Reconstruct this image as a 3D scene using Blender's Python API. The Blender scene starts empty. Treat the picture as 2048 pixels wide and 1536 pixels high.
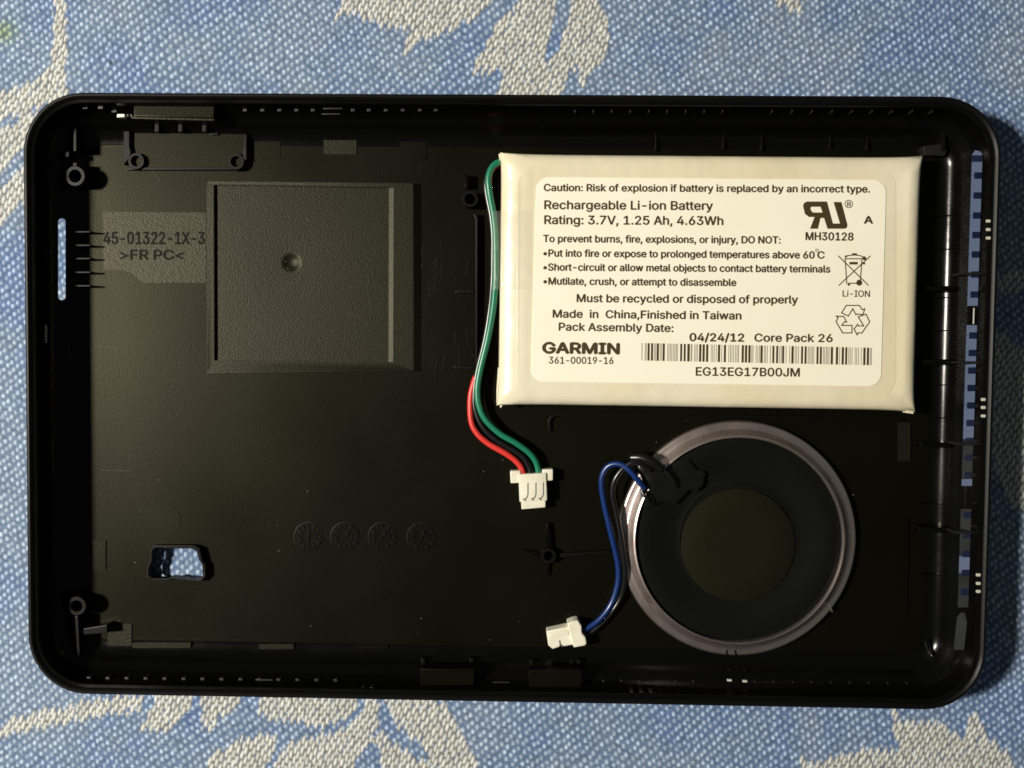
import bpy, bmesh, math, random
import numpy as np
from mathutils import Matrix, Vector, Euler

scene = bpy.context.scene
MM = 0.001                      # the scene is in metres, real size; helpers below take millimetres
R = math.radians
rng = random.Random(7)

# ------------------------------------------------------------------ camera
F_PX = 1773.62                  # focal length for a 2048 px wide frame (60 degrees across)
CAM_LOC = Vector((3.61189, 7.32553, 134.31737))
CAM_ROT = Euler((-0.03743, 0.02068, 0.01034), 'XYZ')
cam_data = bpy.data.cameras.new('camera')
cam = bpy.data.objects.new('camera', cam_data)
scene.collection.objects.link(cam)
cam_data.sensor_width = 36.0
cam_data.lens = 36.0 * F_PX / 2048.0
cam_data.clip_start = 0.005
cam_data.clip_end = 20.0
cam.location = CAM_LOC * MM
cam.rotation_euler = CAM_ROT
scene.camera = cam

# ------------------------------------------------------------------ light
world = bpy.data.worlds.new('World')
scene.world = world
world.use_nodes = True
bg = world.node_tree.nodes['Background']
bg.inputs['Color'].default_value = (0.78, 0.88, 0.84, 1)
bg.inputs['Strength'].default_value = 0.065

lamp_data = bpy.data.lights.new('desk_lamp', 'AREA')
lamp_data.shape = 'DISK'
lamp_data.size = 0.060
lamp_data.energy = 5.3
lamp_data.color = (1.0, 0.945, 0.82)
lamp = bpy.data.objects.new('desk_lamp', lamp_data)
scene.collection.objects.link(lamp)
lamp.location = (-0.400, 0.035, 0.430)
lamp.rotation_euler = (Vector((0, 0, 0)) - lamp.location).to_track_quat('-Z', 'Y').to_euler()

scene.view_settings.view_transform = 'Standard'
scene.view_settings.look = 'None'
scene.view_settings.exposure = 0.0
scene.view_settings.gamma = 1.0
scene.cycles.max_bounces = 8
scene.cycles.use_denoising = False      # a little grain, as the photograph has
scene.cycles.filter_width = 1.65
scene.cycles.sample_clamp_indirect = 0.6
scene.cycles.caustics_reflective = False

# ------------------------------------------------------------------ measuring: a pixel of the 2048 px photograph seen at height z -> mm
ROT = CAM_ROT.to_matrix()
ROTN = np.array(ROT)

def U(px, py, z):
    d = ROT @ Vector((px - 1024.0, 768.0 - py, -F_PX))
    t = (z - CAM_LOC.z) / d.z
    p = CAM_LOC + d * t
    return Vector((p.x, p.y, z))

def U_arr(px, py, z):
    d = np.stack([px - 1024.0, 768.0 - py, np.full_like(px, -F_PX)], -1) @ ROTN.T
    t = (z - CAM_LOC.z) / d[..., 2]
    return np.stack([CAM_LOC.x + d[..., 0] * t, CAM_LOC.y + d[..., 1] * t], -1)

PXMM = lambda z: F_PX / (CAM_LOC.z - z)      # pixels per millimetre at height z

# ------------------------------------------------------------------ materials
def new_mat(name):
    m = bpy.data.materials.new(name)
    m.use_nodes = True
    nt = m.node_tree
    b = nt.nodes['Principled BSDF']
    return m, nt, b

def add_bump(nt, b, scale, strength, dist, detail=3.0, rough_var=None, rough=0.5):
    tc = nt.nodes.new('ShaderNodeTexCoord')
    n = nt.nodes.new('ShaderNodeTexNoise')
    n.inputs['Scale'].default_value = scale
    n.inputs['Detail'].default_value = detail
    bp = nt.nodes.new('ShaderNodeBump')
    bp.inputs['Strength'].default_value = strength
    bp.inputs['Distance'].default_value = dist
    nt.links.new(tc.outputs['Object'], n.inputs['Vector'])
    nt.links.new(n.outputs['Fac'], bp.inputs['Height'])
    nt.links.new(bp.outputs['Normal'], b.inputs['Normal'])
    if rough_var:
        n2 = nt.nodes.new('ShaderNodeTexNoise')
        n2.inputs['Scale'].default_value = rough_var[0]
        n2.inputs['Detail'].default_value = 5
        mr = nt.nodes.new('ShaderNodeMapRange')
        mr.inputs['From Min'].default_value = 0.3
        mr.inputs['From Max'].default_value = 0.7
        mr.inputs['To Min'].default_value = rough - rough_var[1]
        mr.inputs['To Max'].default_value = rough + rough_var[1]
        nt.links.new(tc.outputs['Object'], n2.inputs['Vector'])
        nt.links.new(n2.outputs['Fac'], mr.inputs['Value'])
        nt.links.new(mr.outputs['Result'], b.inputs['Roughness'])

def mat(name, col, rough=0.5, metal=0.0, bump=None, spec=0.5, rough_var=None, var=None, **kw):
    m, nt, b = new_mat(name)
    b.inputs['Base Color'].default_value = (*col, 1)
    b.inputs['Roughness'].default_value = rough
    b.inputs['Metallic'].default_value = metal
    b.inputs['Specular IOR Level'].default_value = spec
    for k, v in kw.items():
        b.inputs[k.replace('_', ' ')].default_value = v
    if bump:
        add_bump(nt, b, *bump, rough_var=rough_var, rough=rough)
    if var:                     # gentle mottling of the colour itself: (scale, second colour)
        tc = nt.nodes.new('ShaderNodeTexCoord')
        n = nt.nodes.new('ShaderNodeTexNoise')
        n.inputs['Scale'].default_value = var[0]
        n.inputs['Detail'].default_value = 6
        cr = nt.nodes.new('ShaderNodeValToRGB')
        cr.color_ramp.elements[0].position = 0.35
        cr.color_ramp.elements[1].position = 0.68
        cr.color_ramp.elements[0].color = (*col, 1)
        cr.color_ramp.elements[1].color = (*var[1], 1)
        nt.links.new(tc.outputs['Object'], n.inputs['Vector'])
        nt.links.new(n.outputs['Fac'], cr.inputs['Fac'])
        nt.links.new(cr.outputs['Color'], b.inputs['Base Color'])
    return m

M = {}
M['plastic_gloss'] = mat('black_gloss_plastic', (0.002, 0.002, 0.0018), 0.19, bump=(900, 0.08, 0.0001), spec=0.2, rough_var=(160, 0.05))
M['plastic_floor'] = mat('black_satin_plastic', (0.0022, 0.0021, 0.0010), 0.37, bump=(5200, 0.42, 0.00004), spec=0.15, Specular_Tint=(1.0, 0.93, 0.66, 1), rough_var=(60, 0.04))
M['plastic_matte'] = mat('black_textured_plastic', (0.0085, 0.0078, 0.0045), 0.43, bump=(4600, 0.8, 0.00006), spec=0.22, Specular_Tint=(1.0, 0.94, 0.72, 1))
M['plastic_rim'] = mat('black_rim_plastic', (0.003, 0.003, 0.0028), 0.42, bump=(4000, 0.2, 0.00004), spec=0.16)
M['plastic_mark'] = mat('moulded_mark_plastic', (0.0045, 0.0042, 0.003), 0.6, bump=(3000, 0.1, 0.00002), spec=0.08)
M['plastic_patch'] = mat('coarse_black_plastic', (0.0095, 0.0088, 0.0050), 0.44, bump=(4300, 0.9, 0.00007), spec=0.26, Specular_Tint=(1.0, 0.94, 0.72, 1))
M['dust'] = mat('pale_dust', (0.16, 0.15, 0.12), 0.9, bump=(3000, 0.1, 0.00002), spec=0.1)
M['pouch'] = mat('cream_pouch_film', (0.78, 0.72, 0.56), 0.27, bump=(75, 0.36, 0.0018), spec=0.85, var=(55, (0.73, 0.65, 0.46)))
M['label'] = mat('cream_paper_label', (0.89, 0.85, 0.72), 0.55, bump=(3000, 0.05, 0.00002), spec=0.3, var=(90, (0.87, 0.82, 0.67)))
M['print'] = mat('brown_black_print', (0.055, 0.035, 0.012), 0.6, bump=(3000, 0.05, 0.00001), spec=0.3)
M['red'] = mat('red_wire_sleeve', (0.62, 0.035, 0.028), 0.38, bump=(900, 0.1, 0.00005))
M['green'] = mat('green_wire_sleeve', (0.010, 0.17, 0.095), 0.34, bump=(900, 0.1, 0.00005))
M['black'] = mat('black_wire_sleeve', (0.006, 0.006, 0.007), 0.28, bump=(900, 0.1, 0.00005))
M['blue'] = mat('blue_wire_sleeve', (0.005, 0.024, 0.12), 0.28, bump=(900, 0.1, 0.00005))
M['connector'] = mat('white_nylon', (0.80, 0.77, 0.66), 0.45, bump=(700, 0.15, 0.0001), Subsurface_Weight=0.15, Subsurface_Radius=(0.001, 0.0008, 0.0005), var=(400, (0.72, 0.68, 0.55)))
M['contact'] = mat('dull_tin_contact', (0.20, 0.18, 0.14), 0.45, metal=0.6, bump=(900, 0.1, 0.00005))
M['frame'] = mat('rose_grey_metal', (0.68, 0.56, 0.53), 0.32, metal=0.95, bump=(350, 0.03, 0.0001), rough_var=(300, 0.04))
M['cone'] = mat('black_cone_film', (0.0035, 0.0038, 0.0030), 0.42, bump=(2500, 0.25, 0.00006), spec=0.18)
M['cap'] = mat('olive_black_cap', (0.0075, 0.0068, 0.0034), 0.80, bump=(5000, 0.4, 0.00005), spec=0.12, Specular_Tint=(1.0, 0.93, 0.66, 1))
M['glue'] = mat('black_glossy_glue', (0.004, 0.004, 0.003), 0.30, bump=(260, 0.25, 0.0006), spec=0.5)
M['reflected_strip'] = mat('painted_blue_reflection', (0.080, 0.108, 0.185), 0.42, bump=(1500, 0.2, 0.00005), var=(160, (0.080, 0.105, 0.175)))  # reflection on the right wall, put into the colour
M['reflected_strip_dim'] = mat('painted_dim_reflection', (0.020, 0.023, 0.026), 0.40, bump=(1500, 0.2, 0.00005), var=(160, (0.012, 0.013, 0.013)))  # the same wall reflection, painted darker where it fades
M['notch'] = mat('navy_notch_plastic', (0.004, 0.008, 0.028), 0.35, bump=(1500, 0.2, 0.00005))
M['nub'] = mat('grey_black_nub', (0.006, 0.006, 0.0045), 0.5, bump=(1500, 0.2, 0.00005))
M['bare_and_highlight'] = mat('pale_contact_and_highlight', (0.75, 0.72, 0.62), 0.35, metal=0.3, bump=(900, 0.1, 0.00005))  # also paints the highlights of the small right-wall ribs

# clear tape: thin film
m, nt, b = new_mat('clear_tape')
b.inputs['Base Color'].default_value = (0.86, 0.86, 0.74, 1)
b.inputs['Roughness'].default_value = 0.16
tr = nt.nodes.new('ShaderNodeBsdfTransparent')
mx = nt.nodes.new('ShaderNodeMixShader')
mx.inputs['Fac'].default_value = 0.07
nt.links.new(tr.outputs[0], mx.inputs[1])
nt.links.new(b.outputs[0], mx.inputs[2])
nt.links.new(mx.outputs[0], nt.nodes['Material Output'].inputs['Surface'])
add_bump(nt, b, 500, 0.2, 0.0001)
M['tape'] = m

# ------------------------------------------------------------------ object helpers
def tag(o, label=None, category=None, group=None, kind=None):
    for k, v in (('label', label), ('category', category), ('group', group), ('kind', kind)):
        if v:
            o[k] = v
    return o

def root(name, loc):
    o = bpy.data.objects.new(name, None)
    o.location = Vector(loc) * MM
    o.empty_display_size = 0.01
    scene.collection.objects.link(o)
    return o

def base_of(parent):
    p = Vector((0, 0, 0))
    while parent is not None:
        p += parent.location
        parent = parent.parent
    return p

def link_mesh(name, me, parent=None, material=None):
    o = bpy.data.objects.new(name, me)
    scene.collection.objects.link(o)
    if material is not None:
        me.materials.append(M[material] if isinstance(material, str) else material)
    if parent is not None:
        o.parent = parent
    return o

def from_bm(name, bm, parent, material, origin=None, sharp=35, smooth=True):
    """bm holds world millimetres; origin (mm) becomes the object's own origin."""
    pb = base_of(parent)
    org = (Vector(origin) * MM) if origin is not None else pb
    bmesh.ops.recalc_face_normals(bm, faces=bm.faces)
    for v in bm.verts:
        v.co = v.co * MM - org
    me = bpy.data.meshes.new(name)
    bm.to_mesh(me)
    bm.free()
    if smooth:
        me.shade_smooth()
        me.set_sharp_from_angle(angle=R(sharp))
    o = link_mesh(name, me, parent, material)
    o.location = org - pb
    return o

def again(o, loc_mm, rotz=None, scale=None):
    """a copy that shares mesh data; loc in world mm"""
    c = o.copy()
    scene.collection.objects.link(c)
    c.parent = o.parent
    c.location = Vector(loc_mm) * MM - base_of(o.parent)
    if rotz is not None:
        c.rotation_euler = (0, 0, rotz)
    if scale is not None:
        c.scale = scale
    return c

def bm_prism(polys, z0, z1, zm=None, bevel=0.0, bm=None):
    """polys: list of pixel outlines, measured at height zm (default z1), extruded z0..z1 mm"""
    bm = bm or bmesh.new()
    zm = z1 if zm is None else zm
    for poly in polys:
        xy = [U(x, y, zm) for x, y in poly]
        lo = [bm.verts.new((p.x, p.y, z0)) for p in xy]
        hi = [bm.verts.new((p.x, p.y, z1)) for p in xy]
        n = len(poly)
        top = bm.faces.new(hi)
        bm.faces.new(lo[::-1])
        for i in range(n):
            bm.faces.new((lo[i], lo[(i + 1) % n], hi[(i + 1) % n], hi[i]))
        if bevel > 0:
            bmesh.ops.recalc_face_normals(bm, faces=bm.faces)
            es = [e for e in top.edges]
            es += [e for e in bm.edges if e.verts[0] in hi and e.verts[1] in lo or e.verts[1] in hi and e.verts[0] in lo]
            bmesh.ops.bevel(bm, geom=list(set(es)), offset=bevel, segments=2, profile=0.6, affect='EDGES', clamp_overlap=True)
    return bm

def rect(x0, y0, x1, y1):
    return [(x0, y0), (x1, y0), (x1, y1), (x0, y1)]

def rrect(x0, y0, x1, y1, r, n=5):
    out = []
    for cx, cy, a0 in ((x1 - r, y1 - r, 0), (x0 + r, y1 - r, 90), (x0 + r, y0 + r, 180), (x1 - r, y0 + r, 270)):
        for i in range(n + 1):
            a = R(a0 + 90 * i / n)
            out.append((cx + r * math.cos(a), cy + r * math.sin(a)))
    return out

def part(name, polys, z0, z1, parent, material, bevel=0.12, zm=None, label=None, origin_at=None):
    bm = bm_prism(polys, z0, z1, zm, bevel)
    o = from_bm(name, bm, parent, material, origin=origin_at, sharp=14)
    if label:
        o['label'] = label
    return o

def bm_lathe(profile, cx, cy, n=96, bm=None, close=True):
    """profile: (radius mm, z mm) ; centre in mm"""
    bm = bm or bmesh.new()
    rings = []
    for r, z in profile:
        if r < 1e-6:
            rings.append([bm.verts.new((cx, cy, z))])
        else:
            rings.append([bm.verts.new((cx + r * math.cos(2 * math.pi * i / n), cy + r * math.sin(2 * math.pi * i / n), z)) for i in range(n)])
    for a, b in zip(rings, rings[1:]):
        for i in range(n):
            j = (i + 1) % n
            if len(a) == 1 and len(b) == 1:
                continue
            if len(a) == 1:
                bm.faces.new((a[0], b[i], b[j]))
            elif len(b) == 1:
                bm.faces.new((a[i], b[0], a[j]))
            else:
                bm.faces.new((a[i], b[i], b[j], a[j]))
    if close and len(rings[0]) > 1 and len(rings[-1]) > 1:
        a, b = rings[-1], rings[0]
        for i in range(n):
            j = (i + 1) % n
            bm.faces.new((a[i], b[i], b[j], a[j]))
    return bm

def catmull(pts, k=8):
    P = [pts[0]] + list(pts) + [pts[-1]]
    out = []
    for i in range(1, len(P) - 2):
        p0, p1, p2, p3 = P[i - 1], P[i], P[i + 1], P[i + 2]
        for j in range(k):
            t = j / k
            out.append(0.5 * ((2 * p1) + (p2 - p0) * t + (2 * p0 - 5 * p1 + 4 * p2 - p3) * t * t + (3 * p1 - p0 - 3 * p2 + p3) * t ** 3))
    out.append(P[-2].copy())
    return out

def tube(name, path, radius, parent, material, sides=12, k=7, label=None):
    """path: (px, py, z) ; radius mm"""
    c = catmull([U(x, y, z) for x, y, z in path], k)
    bm = bmesh.new()
    rings = []
    for i, p in enumerate(c):
        t = (c[min(i + 1, len(c) - 1)] - c[max(i - 1, 0)]).normalized()
        s = t.cross(Vector((0, 0, 1))).normalized()
        u = s.cross(t).normalized()
        rings.append([bm.verts.new(p + (s * math.cos(2 * math.pi * q / sides) + u * math.sin(2 * math.pi * q / sides)) * radius) for q in range(sides)])
    for a, b in zip(rings, rings[1:]):
        for q in range(sides):
            bm.faces.new((a[q], a[(q + 1) % sides], b[(q + 1) % sides], b[q]))
    bm.faces.new(rings[0][::-1])
    bm.faces.new(rings[-1])
    o = from_bm(name, bm, parent, material, sharp=50)
    if label:
        o['label'] = label
    return o

# ------------------------------------------------------------------ lettering
# letter outlines: advance, then closed loops of x, y
GLYPHS = {
 ' ': [187, []],
 ',': [187, [[38, -119, 68, 71, 137, 71, 84, -119]]],
 '-': [453, [[337, 244, 337, 188, 114, 188, 114, 244]]],
 '.': [187, [[95, -4, 63, 9, 50, 41, 63, 73, 95, 87, 128, 73, 141, 41, 128, 9]]],
 '/': [249, [[235, 533, 71, -76, 14, -76, 178, 533]]],
 '0': [453, [[227, -7, 174, 1, 130, 24, 95, 62, 69, 113, 53, 178, 48, 254, 53, 330, 69, 395, 95, 447, 130, 484, 174, 508, 227, 516, 279, 508, 323, 484, 358, 447, 384, 395, 400, 330, 405, 254, 400, 178, 384, 113, 359, 62, 323, 24, 279, 1], [227, 50, 261, 56, 290, 74, 313, 103, 330, 144, 340, 194, 344, 254, 340, 314, 330, 365, 313, 405, 290, 435, 261, 453, 227, 460, 192, 453, 163, 435, 140, 405, 123, 365, 113, 314, 109, 254, 113, 194, 123, 144, 140, 103, 163, 74, 192, 56]]],
 '1': [453, [[76, 0, 76, 55, 391, 55, 391, 0], [276, 509, 276, 0, 212, 0, 212, 448, 209, 448, 86, 358, 86, 427, 198, 509]]],
 '2': [453, [[64, 0, 64, 47, 234, 229, 261, 257, 282, 282, 299, 305, 311, 327, 318, 348, 320, 371, 317, 397, 308, 419, 293, 436, 273, 449, 250, 457, 224, 460, 196, 457, 172, 447, 153, 433, 139, 413, 130, 390, 127, 362, 66, 362, 71, 405, 86, 442, 111, 473, 143, 496, 182, 511, 225, 516, 268, 511, 306, 497, 337, 474, 361, 445, 376, 411, 381, 372, 378, 345, 371, 318, 357, 290, 336, 259, 306, 223, 267, 180, 153, 60, 153, 57, 389, 57, 389, 0]]],
 '3': [453, [[218, -7, 173, -3, 133, 10, 98, 30, 70, 57, 52, 91, 44, 132, 109, 132, 115, 107, 126, 87, 144, 71, 165, 59, 191, 52, 219, 50, 248, 53, 275, 61, 297, 74, 315, 93, 325, 116, 329, 145, 326, 172, 316, 196, 299, 217, 275, 234, 242, 244, 201, 248, 157, 248, 157, 299, 288, 448, 288, 452, 70, 452, 70, 509, 372, 509, 372, 461, 211, 278, 211, 289, 264, 288, 308, 276, 344, 253, 371, 222, 387, 186, 393, 145, 387, 103, 370, 66, 344, 36, 309, 12, 266, -2]]],
 '4': [453, [[40, 105, 40, 158, 247, 509, 311, 509, 109, 166, 109, 163, 413, 163, 413, 105], [282, 0, 282, 121, 282, 146, 282, 318, 343, 318, 343, 0]]],
 '5': [453, [[221, -7, 178, -2, 140, 11, 108, 32, 83, 60, 66, 93, 60, 130, 122, 130, 127, 108, 138, 89, 154, 73, 173, 60, 196, 52, 221, 50, 250, 53, 276, 64, 298, 82, 314, 104, 324, 131, 328, 162, 324, 193, 314, 221, 297, 244, 275, 262, 248, 273, 218, 277, 192, 275, 167, 268, 145, 258, 128, 246, 67, 253, 96, 509, 366, 509, 366, 452, 151, 452, 134, 301, 136, 301, 155, 315, 178, 325, 203, 331, 229, 334, 263, 330, 294, 321, 321, 306, 345, 285, 364, 260, 379, 231, 388, 199, 391, 163, 385, 117, 369, 76, 343, 41, 309, 15, 268, -1]]],
 '6': [453, [[226, -7, 182, -1, 142, 15, 109, 40, 84, 74, 69, 115, 64, 162, 68, 199, 80, 239, 102, 285, 137, 340, 252, 509, 322, 509, 151, 261, 145, 261, 165, 288, 196, 307, 235, 314, 278, 309, 316, 295, 346, 271, 370, 240, 384, 201, 389, 157, 384, 112, 368, 73, 343, 39, 310, 14, 271, -2], [226, 48, 254, 52, 279, 63, 299, 79, 314, 101, 324, 128, 327, 157, 324, 187, 314, 213, 299, 235, 279, 251, 254, 262, 226, 265, 198, 262, 174, 252, 153, 235, 138, 214, 128, 188, 125, 158, 128, 128, 138, 102, 153, 79, 174, 63, 198, 52]]],
 '7': [453, [[97, 0, 323, 448, 323, 452, 62, 452, 62, 509, 391, 509, 391, 449, 165, 0]]],
 '8': [453, [[226, -7, 178, -2, 136, 11, 101, 33, 74, 62, 57, 96, 52, 135, 55, 166, 65, 195, 81, 220, 101, 241, 125, 256, 153, 265, 153, 267, 119, 282, 93, 308, 76, 342, 70, 380, 75, 417, 90, 450, 114, 477, 146, 498, 184, 511, 226, 516, 269, 511, 306, 498, 337, 477, 361, 450, 377, 417, 382, 380, 376, 342, 359, 308, 333, 282, 300, 267, 300, 265, 327, 256, 351, 241, 372, 220, 387, 195, 397, 166, 401, 135, 395, 96, 378, 62, 352, 33, 317, 11, 275, -2], [226, 49, 258, 52, 285, 60, 307, 74, 323, 91, 333, 113, 337, 139, 333, 165, 322, 189, 305, 208, 283, 223, 256, 232, 226, 235, 196, 232, 169, 223, 147, 208, 130, 189, 119, 165, 115, 139, 119, 113, 129, 91, 145, 74, 167, 60, 195, 52], [226, 290, 252, 292, 274, 300, 293, 313, 307, 330, 316, 351, 319, 376, 316, 399, 308, 420, 294, 437, 275, 449, 252, 457, 226, 460, 200, 457, 177, 449, 159, 437, 145, 420, 136, 399, 133, 376, 136, 351, 145, 330, 159, 313, 178, 300, 201, 292]]],
 '9': [453, [[226, 516, 271, 510, 310, 494, 343, 468, 368, 434, 384, 393, 389, 347, 385, 309, 373, 270, 350, 224, 315, 168, 200, 0, 130, 0, 301, 248, 307, 248, 287, 221, 257, 202, 218, 195, 175, 199, 137, 214, 106, 237, 83, 269, 68, 307, 64, 352, 69, 397, 85, 436, 110, 469, 143, 494, 182, 510], [226, 460, 199, 457, 174, 446, 154, 429, 138, 407, 129, 381, 125, 352, 129, 322, 138, 295, 154, 274, 174, 257, 199, 247, 226, 243, 254, 247, 279, 257, 299, 273, 314, 295, 324, 321, 327, 350, 324, 381, 314, 407, 299, 429, 279, 446, 254, 457]]],
 ':': [187, [[95, -4, 63, 9, 50, 41, 63, 73, 95, 87, 128, 73, 141, 41, 128, 9], [95, 271, 63, 284, 50, 316, 63, 349, 95, 362, 128, 349, 141, 316, 128, 284]]],
 '<': [453, [[65, 178, 65, 220, 388, 383, 388, 316, 142, 200, 144, 204, 144, 194, 142, 198, 388, 81, 388, 15]]],
 '>': [453, [[387, 178, 65, 15, 65, 81, 310, 198, 308, 194, 308, 204, 310, 200, 65, 316, 65, 383, 387, 220]]],
 'A': [479, [[16, 0, 201, 509, 276, 509, 463, 0, 395, 0, 287, 302, 276, 334, 264, 372, 250, 420, 232, 478, 245, 478, 228, 419, 213, 371, 201, 333, 191, 302, 85, 0], [110, 142, 110, 199, 370, 199, 370, 142]]],
 'B': [456, [[60, 0, 60, 509, 241, 509, 289, 504, 329, 491, 359, 469, 381, 442, 394, 410, 398, 374, 395, 344, 387, 320, 373, 301, 356, 286, 336, 275, 315, 267, 315, 262, 339, 257, 363, 245, 385, 227, 402, 203, 414, 173, 418, 136, 413, 100, 400, 67, 377, 39, 344, 18, 301, 4, 247, 0], [125, 57, 245, 57, 296, 63, 330, 80, 349, 105, 355, 137, 352, 161, 342, 184, 327, 203, 306, 218, 279, 228, 248, 231, 125, 231], [125, 285, 238, 285, 265, 288, 288, 296, 308, 309, 323, 326, 333, 348, 336, 372, 330, 403, 313, 429, 283, 446, 240, 452, 125, 452]]],
 'C': [510, [[267, -7, 205, 1, 150, 25, 104, 63, 70, 115, 48, 179, 40, 254, 48, 329, 70, 393, 104, 445, 150, 484, 205, 508, 267, 516, 305, 513, 340, 504, 373, 490, 402, 471, 427, 447, 448, 418, 463, 385, 473, 348, 408, 348, 401, 373, 389, 395, 375, 413, 357, 428, 337, 440, 315, 449, 292, 454, 267, 456, 223, 450, 184, 432, 150, 403, 125, 364, 109, 314, 103, 254, 109, 194, 125, 145, 151, 105, 184, 76, 223, 59, 267, 53, 292, 55, 315, 60, 337, 69, 357, 81, 375, 96, 389, 114, 401, 136, 408, 160, 473, 160, 463, 124, 448, 91, 428, 62, 402, 38, 373, 19, 341, 5, 305, -4]]],
 'D': [502, [[219, 0, 96, 0, 96, 57, 215, 57, 272, 63, 318, 81, 354, 110, 379, 149, 394, 198, 399, 255, 394, 312, 379, 361, 354, 399, 320, 428, 275, 446, 221, 452, 93, 452, 93, 509, 225, 509, 294, 501, 353, 478, 399, 441, 433, 391, 455, 329, 462, 255, 455, 181, 433, 119, 398, 68, 351, 31, 291, 8], [125, 509, 125, 0, 60, 0, 60, 509]]],
 'E': [418, [[60, 0, 60, 509, 372, 509, 372, 452, 125, 452, 125, 286, 355, 286, 355, 229, 125, 229, 125, 57, 375, 57, 375, 0]]],
 'F': [410, [[60, 0, 60, 509, 369, 509, 369, 452, 125, 452, 125, 278, 346, 278, 346, 221, 125, 221, 125, 0]]],
 'G': [520, [[269, -7, 205, 1, 149, 25, 104, 64, 69, 116, 47, 179, 40, 254, 47, 329, 69, 393, 103, 445, 149, 484, 203, 508, 265, 516, 304, 513, 340, 504, 374, 489, 403, 469, 429, 445, 449, 416, 465, 384, 474, 349, 408, 349, 399, 372, 387, 393, 373, 411, 356, 427, 337, 439, 315, 448, 291, 454, 265, 456, 222, 450, 183, 432, 150, 404, 125, 364, 109, 314, 103, 254, 109, 194, 125, 145, 151, 105, 184, 76, 224, 59, 269, 53, 309, 57, 345, 71, 374, 93, 396, 123, 410, 160, 415, 202, 434, 199, 283, 199, 283, 256, 478, 256, 478, 200, 471, 141, 451, 91, 419, 50, 377, 19, 326, 0]]],
 'H': [517, [[60, 0, 60, 509, 125, 509, 125, 289, 392, 289, 392, 509, 457, 509, 457, 0, 392, 0, 392, 232, 125, 232, 125, 0]]],
 'I': [300, [[31, 0, 31, 57, 118, 57, 118, 452, 31, 452, 31, 509, 269, 509, 269, 452, 183, 452, 183, 57, 269, 57, 269, 0]]],
 'J': [396, [[185, -7, 124, 3, 75, 33, 44, 81, 33, 145, 33, 173, 98, 173, 98, 145, 104, 104, 122, 74, 149, 56, 185, 50, 220, 56, 248, 74, 266, 104, 272, 145, 272, 509, 336, 509, 336, 145, 326, 81, 294, 33, 246, 3]]],
 'L': [393, [[60, 0, 60, 509, 125, 509, 125, 57, 361, 57, 361, 0]]],
 'M': [628, [[60, 0, 60, 509, 152, 509, 277, 187, 287, 159, 299, 123, 305, 103, 311, 84, 322, 49, 307, 49, 318, 83, 330, 121, 342, 158, 352, 187, 476, 509, 568, 509, 568, 0, 504, 0, 504, 291, 504, 327, 505, 347, 505, 369, 506, 413, 507, 457, 513, 457, 505, 433, 498, 409, 482, 363, 474, 341, 467, 322, 456, 291, 342, 0, 286, 0, 170, 291, 159, 321, 145, 361, 137, 384, 129, 408, 121, 432, 112, 457, 119, 457, 120, 416, 121, 372, 122, 328, 122, 291, 122, 0]]],
 'N': [523, [[60, 0, 60, 509, 136, 509, 343, 183, 363, 151, 375, 130, 388, 107, 401, 82, 414, 55, 405, 54, 402, 81, 401, 108, 400, 134, 399, 157, 399, 195, 399, 509, 463, 509, 463, 0, 387, 0, 202, 290, 190, 310, 177, 331, 164, 354, 148, 381, 108, 452, 119, 454, 122, 384, 123, 354, 124, 328, 125, 291, 125, 0]]],
 'O': [533, [[267, -7, 205, 1, 150, 25, 105, 63, 70, 115, 48, 179, 40, 254, 48, 329, 70, 393, 105, 445, 150, 484, 205, 508, 267, 516, 329, 508, 384, 484, 429, 445, 464, 393, 486, 329, 493, 254, 486, 179, 464, 115, 429, 63, 384, 25, 329, 1], [267, 53, 310, 59, 349, 76, 383, 105, 408, 144, 425, 194, 430, 254, 425, 314, 408, 365, 383, 404, 349, 433, 310, 450, 267, 456, 223, 450, 184, 433, 151, 404, 125, 364, 109, 314, 103, 254, 109, 194, 125, 144, 151, 105, 184, 76, 223, 59]]],
 'P': [444, [[60, 0, 60, 509, 235, 509, 289, 503, 332, 487, 366, 462, 390, 430, 404, 391, 409, 348, 404, 304, 390, 265, 366, 233, 332, 207, 289, 191, 235, 186, 109, 186, 109, 242, 233, 242, 269, 246, 297, 256, 318, 272, 333, 294, 342, 319, 344, 348, 342, 376, 333, 402, 318, 423, 297, 439, 268, 449, 232, 452, 125, 452, 125, 0]]],
 'R': [449, [[60, 0, 60, 509, 236, 509, 290, 504, 333, 489, 367, 465, 390, 433, 405, 395, 409, 352, 405, 309, 390, 271, 367, 240, 333, 217, 289, 203, 236, 198, 96, 198, 96, 255, 234, 255, 269, 258, 298, 267, 319, 281, 334, 300, 342, 324, 345, 352, 342, 380, 334, 405, 319, 425, 298, 440, 269, 449, 233, 452, 125, 452, 125, 0], [353, 0, 230, 229, 303, 229, 428, 0]]],
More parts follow.
